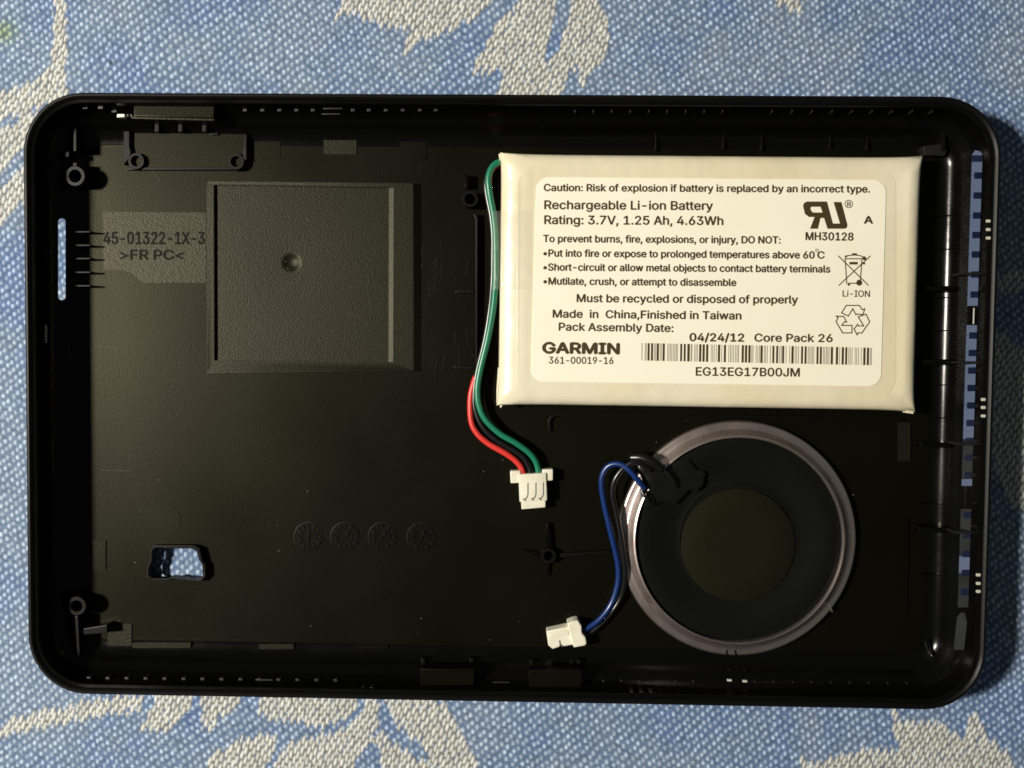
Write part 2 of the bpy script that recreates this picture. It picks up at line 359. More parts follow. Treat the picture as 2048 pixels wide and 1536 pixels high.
 'S': [446, [[224, -9, 172, -4, 128, 9, 91, 31, 64, 60, 46, 96, 38, 137, 104, 137, 110, 110, 123, 88, 142, 71, 166, 59, 194, 52, 224, 49, 257, 52, 286, 60, 311, 74, 329, 92, 341, 114, 346, 139, 342, 161, 332, 179, 316, 193, 296, 205, 272, 214, 245, 222, 184, 239, 128, 260, 86, 289, 60, 326, 52, 372, 58, 413, 75, 448, 102, 476, 138, 498, 180, 511, 227, 516, 275, 511, 316, 498, 351, 476, 377, 449, 394, 415, 401, 378, 337, 378, 326, 412, 302, 437, 267, 453, 225, 459, 194, 456, 167, 448, 145, 435, 129, 418, 118, 398, 115, 376, 119, 352, 131, 334, 148, 319, 169, 308, 191, 300, 212, 293, 264, 279, 287, 272, 312, 264, 336, 252, 359, 238, 379, 220, 395, 198, 405, 171, 408, 139, 403, 99, 386, 64, 360, 34, 323, 11, 278, -4]]],
 'T': [448, [[32, 452, 32, 509, 417, 509, 417, 452, 257, 452, 257, 0, 193, 0, 193, 452]]],
 'V': [479, [[204, 0, 16, 509, 84, 509, 192, 206, 203, 176, 215, 137, 230, 89, 248, 31, 235, 31, 252, 90, 267, 138, 279, 176, 290, 206, 395, 509, 463, 509, 278, 0]]],
 'W': [686, [[155, 0, 16, 509, 82, 509, 163, 196, 170, 171, 175, 145, 181, 120, 187, 94, 192, 67, 197, 40, 189, 40, 194, 67, 200, 94, 205, 120, 211, 145, 218, 171, 224, 196, 306, 509, 380, 509, 462, 196, 468, 171, 474, 145, 480, 120, 486, 94, 492, 67, 497, 40, 488, 40, 493, 67, 499, 94, 504, 120, 510, 145, 523, 196, 603, 509, 670, 509, 530, 0, 455, 0, 368, 323, 359, 356, 351, 391, 344, 431, 336, 475, 350, 475, 342, 433, 335, 395, 327, 359, 318, 323, 230, 0]]],
 'X': [474, [[18, 0, 217, 284, 217, 236, 29, 509, 104, 509, 178, 400, 192, 379, 204, 361, 223, 329, 233, 312, 243, 292, 232, 292, 243, 311, 252, 329, 272, 361, 284, 379, 298, 400, 374, 509, 446, 509, 259, 239, 259, 287, 456, 0, 382, 0, 292, 129, 279, 149, 268, 165, 250, 195, 241, 212, 230, 231, 244, 231, 225, 196, 206, 166, 195, 149, 182, 129, 91, 0]]],
 'a': [389, [[160, -9, 126, -5, 94, 5, 68, 22, 48, 45, 35, 73, 30, 108, 34, 138, 43, 161, 58, 179, 78, 193, 100, 203, 125, 211, 152, 216, 178, 220, 209, 224, 234, 227, 265, 235, 276, 255, 276, 257, 273, 279, 267, 297, 240, 322, 220, 329, 196, 331, 171, 329, 149, 322, 118, 301, 100, 274, 41, 291, 57, 322, 79, 346, 104, 364, 133, 375, 163, 382, 194, 384, 215, 383, 239, 379, 263, 372, 286, 360, 306, 343, 322, 320, 333, 290, 337, 251, 337, 0, 277, 0, 277, 52, 272, 52, 252, 25, 236, 12, 215, 1, 190, -6], [170, 45, 202, 49, 228, 59, 248, 74, 263, 93, 272, 115, 276, 138, 276, 190, 259, 182, 231, 176, 200, 171, 175, 168, 154, 164, 134, 159, 103, 139, 92, 105, 102, 72, 130, 52, 149, 47]]],
 'b': [424, [[229, -8, 198, -5, 172, 4, 153, 17, 138, 31, 118, 59, 112, 59, 112, 0, 53, 0, 53, 509, 114, 509, 114, 319, 118, 319, 137, 346, 152, 360, 171, 373, 197, 381, 229, 384, 274, 378, 313, 361, 345, 332, 370, 293, 385, 245, 390, 189, 385, 133, 370, 84, 346, 45, 313, 16, 274, -2], [220, 47, 253, 51, 279, 66, 301, 88, 316, 117, 325, 151, 328, 189, 325, 227, 316, 261, 301, 290, 280, 311, 253, 325, 220, 330, 188, 325, 161, 312, 140, 291, 125, 263, 116, 229, 113, 189, 116, 150, 125, 115, 140, 86, 162, 65, 188, 51]]],
 'c': [395, [[207, -8, 159, -2, 117, 16, 82, 46, 56, 85, 40, 133, 34, 187, 40, 243, 56, 291, 82, 330, 117, 360, 159, 378, 207, 384, 234, 383, 260, 377, 284, 368, 305, 356, 324, 341, 340, 322, 353, 301, 362, 277, 303, 262, 290, 289, 270, 311, 242, 325, 207, 330, 173, 325, 145, 310, 124, 287, 108, 258, 99, 224, 96, 187, 99, 151, 108, 117, 124, 89, 145, 66, 173, 51, 207, 46, 243, 52, 271, 66, 292, 89, 304, 117, 363, 102, 354, 78, 341, 56, 325, 37, 306, 21, 285, 9, 261, -1, 235, -6]]],
 'd': [424, [[195, -8, 151, -2, 111, 16, 79, 45, 55, 84, 39, 133, 34, 189, 39, 245, 55, 293, 79, 332, 112, 361, 151, 378, 196, 384, 228, 381, 253, 373, 272, 360, 287, 346, 306, 319, 311, 319, 311, 509, 372, 509, 372, 0, 313, 0, 313, 59, 307, 59, 287, 31, 272, 17, 252, 4, 227, -5], [205, 47, 236, 51, 263, 65, 284, 86, 299, 115, 309, 150, 312, 189, 309, 229, 300, 263, 284, 291, 263, 312, 237, 325, 205, 330, 172, 325, 145, 311, 124, 290, 108, 261, 99, 227, 96, 189, 99, 151, 109, 117, 124, 88, 145, 66, 172, 51]]],
 'e': [404, [[212, -8, 161, -2, 117, 16, 82, 46, 56, 85, 40, 132, 34, 187, 39, 242, 55, 290, 81, 329, 115, 359, 157, 378, 205, 384, 236, 382, 266, 374, 294, 361, 319, 341, 341, 315, 357, 282, 368, 242, 371, 194, 371, 169, 75, 169, 75, 221, 338, 221, 310, 202, 307, 237, 298, 269, 283, 294, 263, 314, 237, 326, 205, 330, 173, 326, 146, 313, 125, 294, 109, 270, 99, 241, 96, 211, 96, 178, 100, 139, 110, 106, 128, 80, 151, 61, 179, 50, 212, 46, 234, 48, 254, 53, 285, 73, 306, 105, 365, 91, 353, 63, 335, 39, 311, 19, 283, 4, 249, -5]]],
 'f': [253, [[228, 379, 228, 327, 6, 327, 6, 379], [81, 0, 81, 432, 84, 461, 96, 486, 113, 505, 135, 519, 161, 527, 187, 530, 222, 527, 243, 521, 227, 468, 215, 472, 195, 474, 171, 470, 154, 460, 145, 443, 142, 419, 142, 0]]],
 'g': [425, [[207, -151, 168, -148, 134, -140, 105, -127, 82, -110, 64, -91, 51, -69, 101, -41, 122, -66, 154, -88, 178, -95, 207, -97, 249, -92, 282, -75, 304, -47, 311, -6, 311, 68, 306, 68, 287, 41, 272, 28, 252, 16, 227, 8, 195, 5, 152, 10, 113, 27, 80, 53, 55, 90, 39, 136, 34, 191, 39, 246, 55, 293, 80, 332, 112, 361, 152, 378, 196, 384, 228, 382, 253, 373, 273, 360, 288, 346, 308, 319, 313, 319, 313, 379, 372, 379, 372, -9, 367, -54, 350, -90, 324, -117, 291, -136, 251, -147], [205, 59, 237, 63, 264, 75, 285, 95, 300, 121, 309, 154, 312, 193, 309, 231, 300, 264, 285, 291, 264, 312, 237, 325, 205, 330, 172, 325, 145, 312, 124, 290, 109, 262, 99, 229, 96, 193, 99, 155, 109, 123, 124, 96, 145, 76, 172, 63]]],
 'h': [410, [[114, 227, 114, 0, 53, 0, 53, 509, 114, 509, 114, 287, 102, 287, 124, 332, 152, 362, 187, 379, 227, 384, 264, 380, 295, 369, 321, 349, 341, 321, 353, 285, 357, 240, 357, 0, 296, 0, 296, 235, 290, 275, 273, 304, 246, 323, 210, 329, 184, 326, 161, 317, 141, 303, 126, 283, 117, 257]]],
 'i': [166, [[53, 0, 53, 379, 114, 379, 114, 0], [84, 443, 54, 455, 41, 483, 54, 512, 84, 524, 114, 512, 126, 483, 114, 455]]],
 'j': [166, [[53, 379, 114, 379, 114, -30, 111, -63, 102, -90, 86, -113, 65, -129, 37, -139, 4, -143, -10, -143, -10, -87, 2, -87, 25, -83, 40, -72, 50, -54, 53, -29], [83, 443, 53, 455, 41, 483, 53, 512, 83, 524, 114, 512, 126, 483, 114, 455]]],
 'k': [380, [[110, 137, 110, 212, 121, 212, 284, 379, 360, 379, 184, 199, 177, 199], [53, 0, 53, 509, 114, 509, 114, 0], [294, 0, 148, 186, 191, 229, 372, 0]]],
 'l': [189, [[139, -2, 101, 3, 74, 20, 58, 47, 53, 84, 53, 509, 114, 509, 114, 99, 120, 62, 146, 52, 160, 53, 170, 54, 181, 3, 162, -1]]],
 'm': [609, [[53, 0, 53, 379, 112, 379, 112, 295, 108, 295, 118, 323, 132, 346, 151, 363, 172, 376, 195, 384, 219, 386, 257, 380, 287, 361, 309, 331, 321, 295, 312, 295, 322, 321, 337, 343, 357, 361, 381, 375, 407, 383, 437, 386, 468, 383, 497, 372, 522, 354, 541, 328, 553, 296, 557, 255, 557, 0, 496, 0, 496, 254, 490, 289, 473, 313, 447, 326, 419, 330, 395, 328, 374, 320, 358, 307, 345, 290, 338, 270, 335, 247, 335, 0, 274, 0, 274, 260, 269, 288, 253, 311, 229, 326, 199, 330, 178, 328, 158, 320, 140, 307, 126, 289, 117, 266, 114, 238, 114, 0]]],
 'n': [409, [[114, 227, 114, 0, 53, 0, 53, 379, 112, 379, 112, 287, 102, 287, 124, 332, 152, 362, 187, 379, 227, 384, 264, 380, 295, 369, 321, 349, 341, 321, 353, 285, 357, 240, 357, 0, 296, 0, 296, 235, 290, 275, 273, 304, 246, 323, 210, 329, 184, 326, 161, 317, 141, 303, 126, 283, 117, 257]]],
 'o': [415, [[207, -8, 159, -2, 117, 16, 82, 46, 56, 85, 40, 133, 34, 187, 40, 243, 56, 291, 82, 330, 117, 360, 159, 378, 207, 384, 256, 378, 299, 360, 333, 330, 359, 291, 376, 243, 381, 187, 376, 133, 359, 85, 333, 46, 299, 16, 256, -2], [207, 46, 242, 51, 270, 66, 292, 89, 307, 117, 316, 151, 319, 187, 316, 224, 307, 258, 292, 287, 270, 310, 242, 325, 207, 330, 173, 325, 145, 310, 124, 287, 108, 258, 99, 224, 96, 187, 99, 151, 108, 117, 124, 89, 145, 66, 173, 51]]],
 'p': [424, [[53, -143, 53, 379, 112, 379, 112, 319, 118, 319, 137, 346, 152, 360, 171, 373, 197, 381, 229, 384, 274, 378, 313, 361, 345, 332, 370, 293, 385, 245, 390, 189, 385, 133, 370, 84, 346, 45, 313, 16, 274, -2, 229, -8, 198, -5, 173, 4, 153, 17, 138, 31, 118, 59, 114, 59, 114, -143], [220, 47, 253, 51, 279, 66, 301, 88, 316, 117, 325, 151, 328, 189, 325, 227, 316, 261, 301, 290, 280, 311, 253, 325, 220, 330, 188, 325, 161, 312, 140, 291, 125, 263, 116, 229, 113, 189, 116, 150, 125, 115, 140, 86, 162, 65, 188, 51]]],
 'r': [259, [[53, 0, 53, 379, 112, 379, 112, 321, 115, 321, 130, 347, 152, 367, 181, 380, 213, 385, 229, 384, 243, 384, 243, 322, 230, 324, 207, 326, 182, 323, 159, 315, 140, 301, 126, 284, 117, 262, 114, 237, 114, 0]]],
 's': [365, [[182, -8, 145, -5, 112, 3, 84, 18, 62, 38, 45, 63, 36, 94, 94, 107, 105, 79, 124, 60, 150, 49, 181, 45, 217, 50, 244, 62, 262, 81, 268, 103, 254, 136, 237, 147, 212, 155, 149, 170, 104, 186, 72, 208, 53, 237, 47, 274, 51, 305, 65, 332, 87, 354, 115, 370, 149, 381, 187, 384, 223, 381, 254, 372, 279, 358, 299, 339, 314, 316, 324, 290, 268, 277, 258, 298, 243, 316, 219, 328, 187, 333, 156, 329, 131, 317, 114, 299, 109, 277, 124, 243, 144, 232, 172, 223, 229, 209, 275, 194, 306, 171, 325, 142, 331, 107, 326, 75, 312, 47, 290, 24, 260, 6, 223, -5]]],
 't': [227, [[204, 379, 204, 327, 6, 327, 6, 379], [65, 471, 126, 471, 126, 98, 136, 61, 170, 50, 185, 51, 202, 54, 213, 2, 192, -3, 168, -4, 125, 2, 92, 21, 72, 52, 65, 93]]],
 'u': [410, [[182, -5, 146, -1, 115, 11, 89, 31, 69, 59, 57, 95, 53, 139, 53, 379, 114, 379, 114, 144, 119, 105, 137, 75, 164, 56, 200, 50, 226, 53, 249, 62, 268, 77, 283, 97, 293, 122, 296, 153, 296, 379, 357, 379, 357, 0, 298, 0, 298, 92, 307, 92, 286, 47, 257, 17, 222, 0]]],
 'v': [389, [[163, 0, 17, 379, 84, 379, 165, 155, 177, 121, 187, 87, 196, 53, 206, 21, 184, 21, 194, 53, 203, 87, 213, 121, 224, 155, 305, 379, 371, 379, 226, 0]]],
 'w': [567, [[138, 0, 23, 379, 87, 379, 133, 214, 143, 177, 154, 137, 165, 91, 175, 41, 165, 41, 175, 90, 186, 135, 196, 176, 206, 214, 252, 379, 316, 379, 362, 214, 371, 176, 382, 136, 392, 91, 402, 41, 391, 41, 402, 90, 413, 135, 423, 176, 434, 214, 480, 379, 545, 379, 429, 0, 368, 0, 319, 172, 305, 225, 297, 252, 291, 280, 277, 338, 291, 338, 277, 280, 270, 252, 263, 225, 255, 198, 248, 172, 199, 0]]],
 'x': [378, [[21, 0, 171, 218, 171, 171, 29, 379, 100, 379, 147, 306, 164, 279, 179, 253, 193, 229, 207, 206, 175, 206, 190, 229, 202, 253, 216, 279, 233, 306, 282, 379, 352, 379, 209, 169, 209, 214, 358, 0, 287, 0, 231, 85, 214, 112, 200, 136, 187, 159, 173, 182, 205, 182, 191, 159, 178, 136, 165, 112, 148, 85, 91, 0]]],
 'y': [389, [[47, -139, 61, -86, 71, -87, 104, -89, 130, -74, 141, -58, 151, -36, 163, -1, 17, 379, 84, 379, 165, 155, 177, 121, 187, 87, 196, 53, 206, 21, 184, 21, 193, 53, 202, 87, 212, 121, 224, 155, 305, 379, 371, 379, 204, -58, 191, -85, 177, -107, 159, -124, 139, -136, 117, -143, 91, -145, 65, -143]]],
 '°': [316, [[158, 283, 128, 287, 101, 298, 77, 316, 59, 340, 47, 367, 43, 397, 47, 428, 59, 455, 77, 479, 101, 497, 128, 509, 158, 513, 188, 509, 216, 497, 239, 479, 257, 455, 269, 428, 273, 397, 269, 367, 257, 340, 239, 316, 216, 298, 188, 287], [158, 334, 190, 343, 213, 366, 222, 397, 213, 430, 190, 453, 158, 462, 126, 453, 103, 430, 95, 397, 103, 366, 126, 343]]],
 '•': [388, [[194, 93, 166, 96, 139, 107, 117, 124, 100, 147, 89, 173, 85, 202, 89, 231, 100, 257, 117, 279, 139, 296, 166, 307, 194, 311, 223, 307, 249, 296, 272, 279, 289, 257, 300, 231, 304, 202, 300, 173, 289, 147, 272, 124, 249, 107, 223, 96]]],
}
CAP = 509.0

def fill_loops(loops):
    """closed 2D loops (holes wind the other way, loops may cross) -> (verts, faces)"""
    from mathutils.geometry import delaunay_2d_cdt
    V, E = [], []
    for L in loops:
        n = len(V)
        V += [Vector(p) for p in L]
        E += [(n + k, n + (k + 1) % len(L)) for k in range(len(L))]
    size = max(max(abs(v.x), abs(v.y)) for v in V)
    vo, _, fo, *_ = delaunay_2d_cdt(V, E, [], 0, size * 1e-6)
    def winding(p):
        w = 0
        for L in loops:
            for i in range(len(L)):
                (x1, y1), (x2, y2) = L[i - 1], L[i]
                if (y1 > p.y) != (y2 > p.y) and p.x < (x2 - x1) * (p.y - y1) / (y2 - y1) + x1:
                    w += 1 if y2 > y1 else -1
        return w
    F = [tuple(f) for f in fo if winding((vo[f[0]] + vo[f[1]] + vo[f[2]]) / 3) != 0]
    return [tuple(v) for v in vo], F

_gm = {}
def glyph_mesh(ch):
    if ch not in _gm:
        loops = [list(zip(L[::2], L[1::2])) for L in GLYPHS[ch][1]]
        _gm[ch] = fill_loops([[(x / 100.0, y / 100.0) for x, y in L] for L in loops]) if loops else ([], [])
    return _gm[ch]

def text_bm(s, x0, y0, x1, y1, cap_px, z, bold=0.0, bm=None):
    """the line s from baseline start (x0, y0) to baseline end (x1, y1), in pixels at height z"""
    bm = bm or bmesh.new()
    width = sum(GLYPHS[c][0] for c in s)
    dx, dy = x1 - x0, y1 - y0
    L = math.hypot(dx, dy)
    ux, uy = dx / L, dy / L
    sx, sy = L / width, cap_px / CAP
    shifts = [(0, 0)] if bold <= 0 else [(-bold, 0), (bold, 0), (0, bold * .7), (0, -bold * .7), (0, 0)]
    pen = 0.0
    for c in s:
        v, f = glyph_mesh(c)
        for k, (ox, oy) in enumerate(shifts):
            vs = []
            for gx, gy in v:
                a = (pen + gx * 100) * sx + ox
                h = gy * 100 * sy + oy
                p = U(x0 + ux * a + uy * h, y0 + uy * a - ux * h, z)
                vs.append(bm.verts.new((p.x, p.y, z + 0.0008 * k)))
            for t in f:
                bm.faces.new([vs[i] for i in t])
        pen += GLYPHS[c][0]
    return bm

def flat_bm(poly_list, z, bm=None):
    bm = bm or bmesh.new()
    v, f = fill_loops(poly_list)
    vs = []
    for x, y in v:
        p = U(x, y, z)
        vs.append(bm.verts.new(p))
    for t in f:
        bm.faces.new([vs[i] for i in t])
    return bm

def stroke_bm(lines, w, z, bm=None):
    """lines: polylines in pixels, drawn w px wide"""
    bm = bm or bmesh.new()
    k = 0
    for line in lines:
        for (xa, ya), (xb, yb) in zip(line, line[1:]):
            dx, dy = xb - xa, yb - ya
            L = math.hypot(dx, dy) or 1
            nx, ny = -dy / L * w / 2, dx / L * w / 2
            ex, ey = dx / L * w * 0.4, dy / L * w * 0.4
            zz = z + 0.0006 * (k % 7)
            k += 1
            q = [(xa - ex + nx, ya - ey + ny), (xb + ex + nx, yb + ey + ny), (xb + ex - nx, yb + ey - ny), (xa - ex - nx, ya - ey - ny)]
            bm.faces.new([bm.verts.new(U(x, y, zz)) for x, y in q])
    return bm

def disc(cx, cy, r, n=20):
    return [(cx + r * math.cos(2 * math.pi * i / n), cy + r * math.sin(2 * math.pi * i / n)) for i in range(n)]

def flat_part(name, bm, parent, material='print'):
    for f in bm.faces:
        f.normal_update()
        if f.normal.z < 0:
            f.normal_flip()
    pb = base_of(parent)
    for v in bm.verts:
        v.co = v.co * MM - pb
    me = bpy.data.meshes.new(name)
    bm.to_mesh(me)
    bm.free()
    return link_mesh(name, me, parent, material)

# ================================================================== TABLECLOTH
LEAVES = [
 [(109,-20),(131,-20),(134,80),(131,140),(134,200),(60,222),(44,230),(0,236),(-60,240),(-60,195),(0,186),(51,171),(85,150),(99,130),(106,90)],
 [(-60,262),(0,256),(34,246),(70,222),(120,240),(60,290),(20,318),(0,338),(-60,380)],
 [(-60,400),(0,372),(48,335),(60,330),(60,400),(40,410),(20,430),(0,445),(-60,470)],
 [(670,34),(685,-10),(690,-120),(960,-120),(991,0),(976,17),(945,38),(908,55),(860,73),(832,89),(812,111),(807,82),(819,55),(771,51),(726,38),(696,26)],
 [(942,152),(952,120),(976,82),(1000,41),(1037,10),(1060,-12),(1080,-60),(1110,-60),(1113,-3),(1109,27),(1095,85),(1085,113),(1100,118),(1113,103),(1133,41),(1143,0),(1150,-60),(1190,-60),(1198,0),(1212,34),(1219,75),(1208,116),(1181,150),(1164,171),(1154,137),(1140,137),(1130,171),(1116,193),(1105,230),(975,230),(988,193),(1000,161),(1007,137),(962,147)],
 [(1548,0),(1578,22),(1603,27),(1610,15),(1600,-6),(1570,-60),(1520,-40)],
 [(0,1452),(38,1434),(120,1415),(191,1398),(284,1390),(284,1422),(205,1432),(137,1446),(51,1463),(0,1476),(-90,1505),(-90,1478)],
 [(318,1380),(383,1380),(383,1418),(369,1439),(342,1459),(290,1466),(277,1459),(297,1432),(304,1411)],
 [(401,1380),(489,1380),(478,1415),(441,1435),(413,1470),(400,1446)],
 [(526,1380),(726,1380),(720,1400),(712,1415),(690,1440),(650,1455),(632,1456),(595,1446),(547,1442),(516,1425)],
 [(413,1507),(440,1500),(478,1480),(513,1470),(560,1470),(547,1500),(533,1536),(520,1600),(420,1600),(417,1524)],
 [(547,1600),(547,1536),(564,1500),(598,1480),(650,1470),(695,1455),(722,1425),(738,1395),(752,1380),(757,1420),(758,1440),(748,1470),(745,1490),(725,1505),(705,1540),(698,1600)],
 [(760,1450),(770,1470),(795,1495),(830,1515),(870,1525),(900,1540),(905,1600),(790,1600),(765,1530),(752,1490)],
 [(770,1380),(885,1404),(900,1420),(915,1440),(930,1470),(940,1500),(953,1536),(965,1600),(915,1600),(880,1530),(860,1514),(839,1487),(805,1463),(781,1439),(774,1418)],
 [(1784,1421),(1796,1425),(1808,1441),(1848,1441),(1884,1449),(1921,1474),(1935,1474),(1939,1441),(1957,1425),(1968,1438),(1976,1470),(2012,1503),(2034,1536),(2060,1600),(1610,1600),(1599,1536),(1590,1509),(1614,1525),(1647,1525),(1694,1511),(1738,1498),(1811,1500),(1789,1470)],
 [(1985,655),(2010,665),(2035,695),(2100,690),(2120,1060),(2048,1020),(2030,1010),(2010,990),(1990,930),(1970,800)],
 [(1980,550),(2110,540),(2110,576),(1980,582)],
 # the pattern goes on beyond the frame
 [(2150,100),(2230,20),(2300,60),(2260,180),(2200,260),(2140,220)],
 [(-240,700),(-150,640),(-100,720),(-130,840),(-200,900),(-260,820)],
 [(1150,1640),(1260,1600),(1380,1660),(1330,1760),(1220,1760)],
]

LEAVES += [[(x + sx_, y + sy_) for x, y in L] for sx_, sy_ in ((2360, -140), (-2420, 180), (-160, 1780), (240, -1820)) for L in LEAVES[:15]]

def in_poly(X, Y, poly):
    ins = np.zeros(X.shape, bool)
    n = len(poly)
    for i in range(n):
        x1, y1 = poly[i]
        x2, y2 = poly[(i + 1) % n]
        if y1 == y2:
            continue
        c = ((y1 > Y) != (y2 > Y)) & (X < (x2 - x1) * (Y - y1) / (y2 - y1) + x1)
        ins ^= c
    return ins

def h2(i, j, k):
    v = np.sin(i * 127.1 + j * 311.7 + k * 74.7) * 43758.5453
    return v - np.floor(v)

def vnoise(X, Y, s, k):
    x, y = X / s, Y / s
    xi, yi = np.floor(x), np.floor(y)
    fx, fy = x - xi, y - yi
    fx, fy = fx * fx * (3 - 2 * fx), fy * fy * (3 - 2 * fy)
    a = h2(xi, yi, k); b = h2(xi + 1, yi, k); c = h2(xi, yi + 1, k); d = h2(xi + 1, yi + 1, k)
    return (a * (1 - fx) + b * fx) * (1 - fy) + (c * (1 - fx) + d * fx) * fy

def lattice(X, Y, A, B, org, el, ang, jit, k):
    """nearest site of a jittered lattice under an ellipse metric: (distance, site x, site y, id i, id j)"""
    det = A[0] * B[1] - A[1] * B[0]
    x, y = X - org[0], Y - org[1]
    u = np.round((x * B[1] - y * B[0]) / det)
    v = np.round((y * A[0] - x * A[1]) / det)
    best = np.full(X.shape, 1e9)
    sx = np.zeros_like(X); sy = np.zeros_like(X); bi = np.zeros_like(X); bj = np.zeros_like(X)
    ca, sa = math.cos(ang), math.sin(ang)
    for du in (-1, 0, 1):
        for dv in (-1, 0, 1):
            i, j = u + du, v + dv
            cx = i * A[0] + j * B[0] + (h2(i, j, k) - 0.5) * jit
            cy = i * A[1] + j * B[1] + (h2(i, j, k + 1) - 0.5) * jit
            dx, dy = x - cx, y - cy
            p = (dx * ca + dy * sa) / el[0]
            q = (-dx * sa + dy * ca) / el[1]
            d = p * p + q * q
            m_ = d < best
            best = np.where(m_, d, best)
            sx = np.where(m_, cx + org[0], sx); sy = np.where(m_, cy + org[1], sy)
            bi = np.where(m_, i, bi); bj = np.where(m_, j, bj)
    return np.sqrt(best), sx, sy, bi, bj

def srgb(c):
    c = np.asarray(c, float) / 255.0
    return np.where(c <= 0.04045, c / 12.92, ((c + 0.055) / 1.055) ** 2.4)

def cloth_fields(X, Y):
    # slow drift of the threads so that the rows are not ruler-straight
    WX = X + (vnoise(X, Y, 260, 31) - .5) * 26 + (vnoise(X, Y, 70, 33) - .5) * 5
    WY = Y + (vnoise(X, Y, 300, 32) - .5) * 22 + (vnoise(X, Y, 80, 34) - .5) * 4
    d, sx, sy, i, j = lattice(WX, WY, (20.6, 1.0), (11.6, 8.6), (0, 0), (3.5, 4.5), 0.2, 3.6, 3)
    tone = h2(i, j, 9)
    dot = np.clip(1.28 - d, 0, 1) ** 0.8
    big = vnoise(X, Y, 120, 41) * .5 + vnoise(X, Y, 45, 42) * .3 + vnoise(X, Y, 300, 43) * .2
    blueness = np.clip((big - 0.35) / 0.35, 0, 1)[..., None]
    thread = vnoise(X, Y * 3.2, 9, 51)[..., None]                    # weft streaks
    base = CL['ground_a'] * (1 - blueness) + CL['ground_b'] * blueness
    base = base * (0.72 + 0.56 * thread)
    warm = np.clip((vnoise(X, Y, 85, 44) - .6) / .3, 0, 1)[..., None]
    base = base * (1 - warm * .3) + CL['ground_g'] * warm * .3
    dotc = CL['dot_a'] * (1 - blueness) + CL['dot_b'] * blueness
    dotc = dotc * (0.72 + 0.48 * tone[..., None]) * (0.85 + 0.3 * thread)
    k = np.clip(dot * 1.25, 0, 1)[..., None]
    col = base * (1 - k) + dotc * k
    fib = vnoise(X, Y, 4.5, 61)
    hgt = -0.26 + 0.13 * dot * (0.7 + 0.5 * tone) + 0.05 * fib + 0.04 * thread[..., 0]
    # woven leaves: tall slanted stitches
    dc, cx, cy, ci, cj = lattice(WX, WY, (15.0, 0.9), (5.6, 10.6), (3, 5), (3.1, 9.0), 0.32, 2.6, 13)
    # where the site sits in undistorted cloth
    SX = cx + (X - WX); SY = cy + (Y - WY)
    inside = np.zeros(X.shape, bool)
    for poly in LEAVES:
        xs = [p[0] for p in poly]; ys = [p[1] for p in poly]
        m_ = (X > min(xs) - 30) & (X < max(xs) + 30) & (Y > min(ys) - 30) & (Y < max(ys) + 30)
        if m_.any():
            sub = in_poly(SX[m_], SY[m_], poly)
            t_ = inside[m_]; t_ |= sub; inside[m_] = t_
    ct = h2(ci, cj, 19)
    st = np.clip(1.12 - dc, 0, 1) ** 0.62
    cc = CL['cream'] * (0.80 + 0.28 * ct[..., None])
    gap = CL['gap'] * (0.8 + 0.4 * thread)
    kk = np.clip(st * 1.5, 0, 1)[..., None]
    ccol = gap * (1 - kk) + cc * kk
    ch = -0.22 + 0.16 * st * (0.8 + 0.3 * ct) + 0.04 * fib
    w = (inside & (dc < 1.35))[..., None]
    col = np.where(w, ccol, col)
    hgt = np.where(w[..., 0], ch, hgt)
    # a faint olive stain at the left edge
    s = np.exp(-(((X - 8) / 26) ** 2 + ((Y - 62) / 24) ** 2))[..., None]
    col = col * (1 - s * np.array([0.10, 0.08, 0.55]))
    # one dark speck of lint
    sp = np.exp(-(((X - 221) / 4) ** 2 + ((Y - 125) / 4) ** 2))[..., None]
    col = col * (1 - 0.8 * sp)
    col = col * (0.92 + 0.16 * fib[..., None])
    return np.clip(col, 0, 1), hgt

CL = {
 'ground_a': srgb((101, 119, 146)), 'ground_b': srgb((84, 106, 146)), 'ground_g': srgb((110, 124, 132)),
 'dot_a': srgb((178, 192, 210)), 'dot_b': srgb((164, 184, 212)),
 'cream': srgb((216, 217, 214)), 'gap': srgb((112, 110, 104)),
}

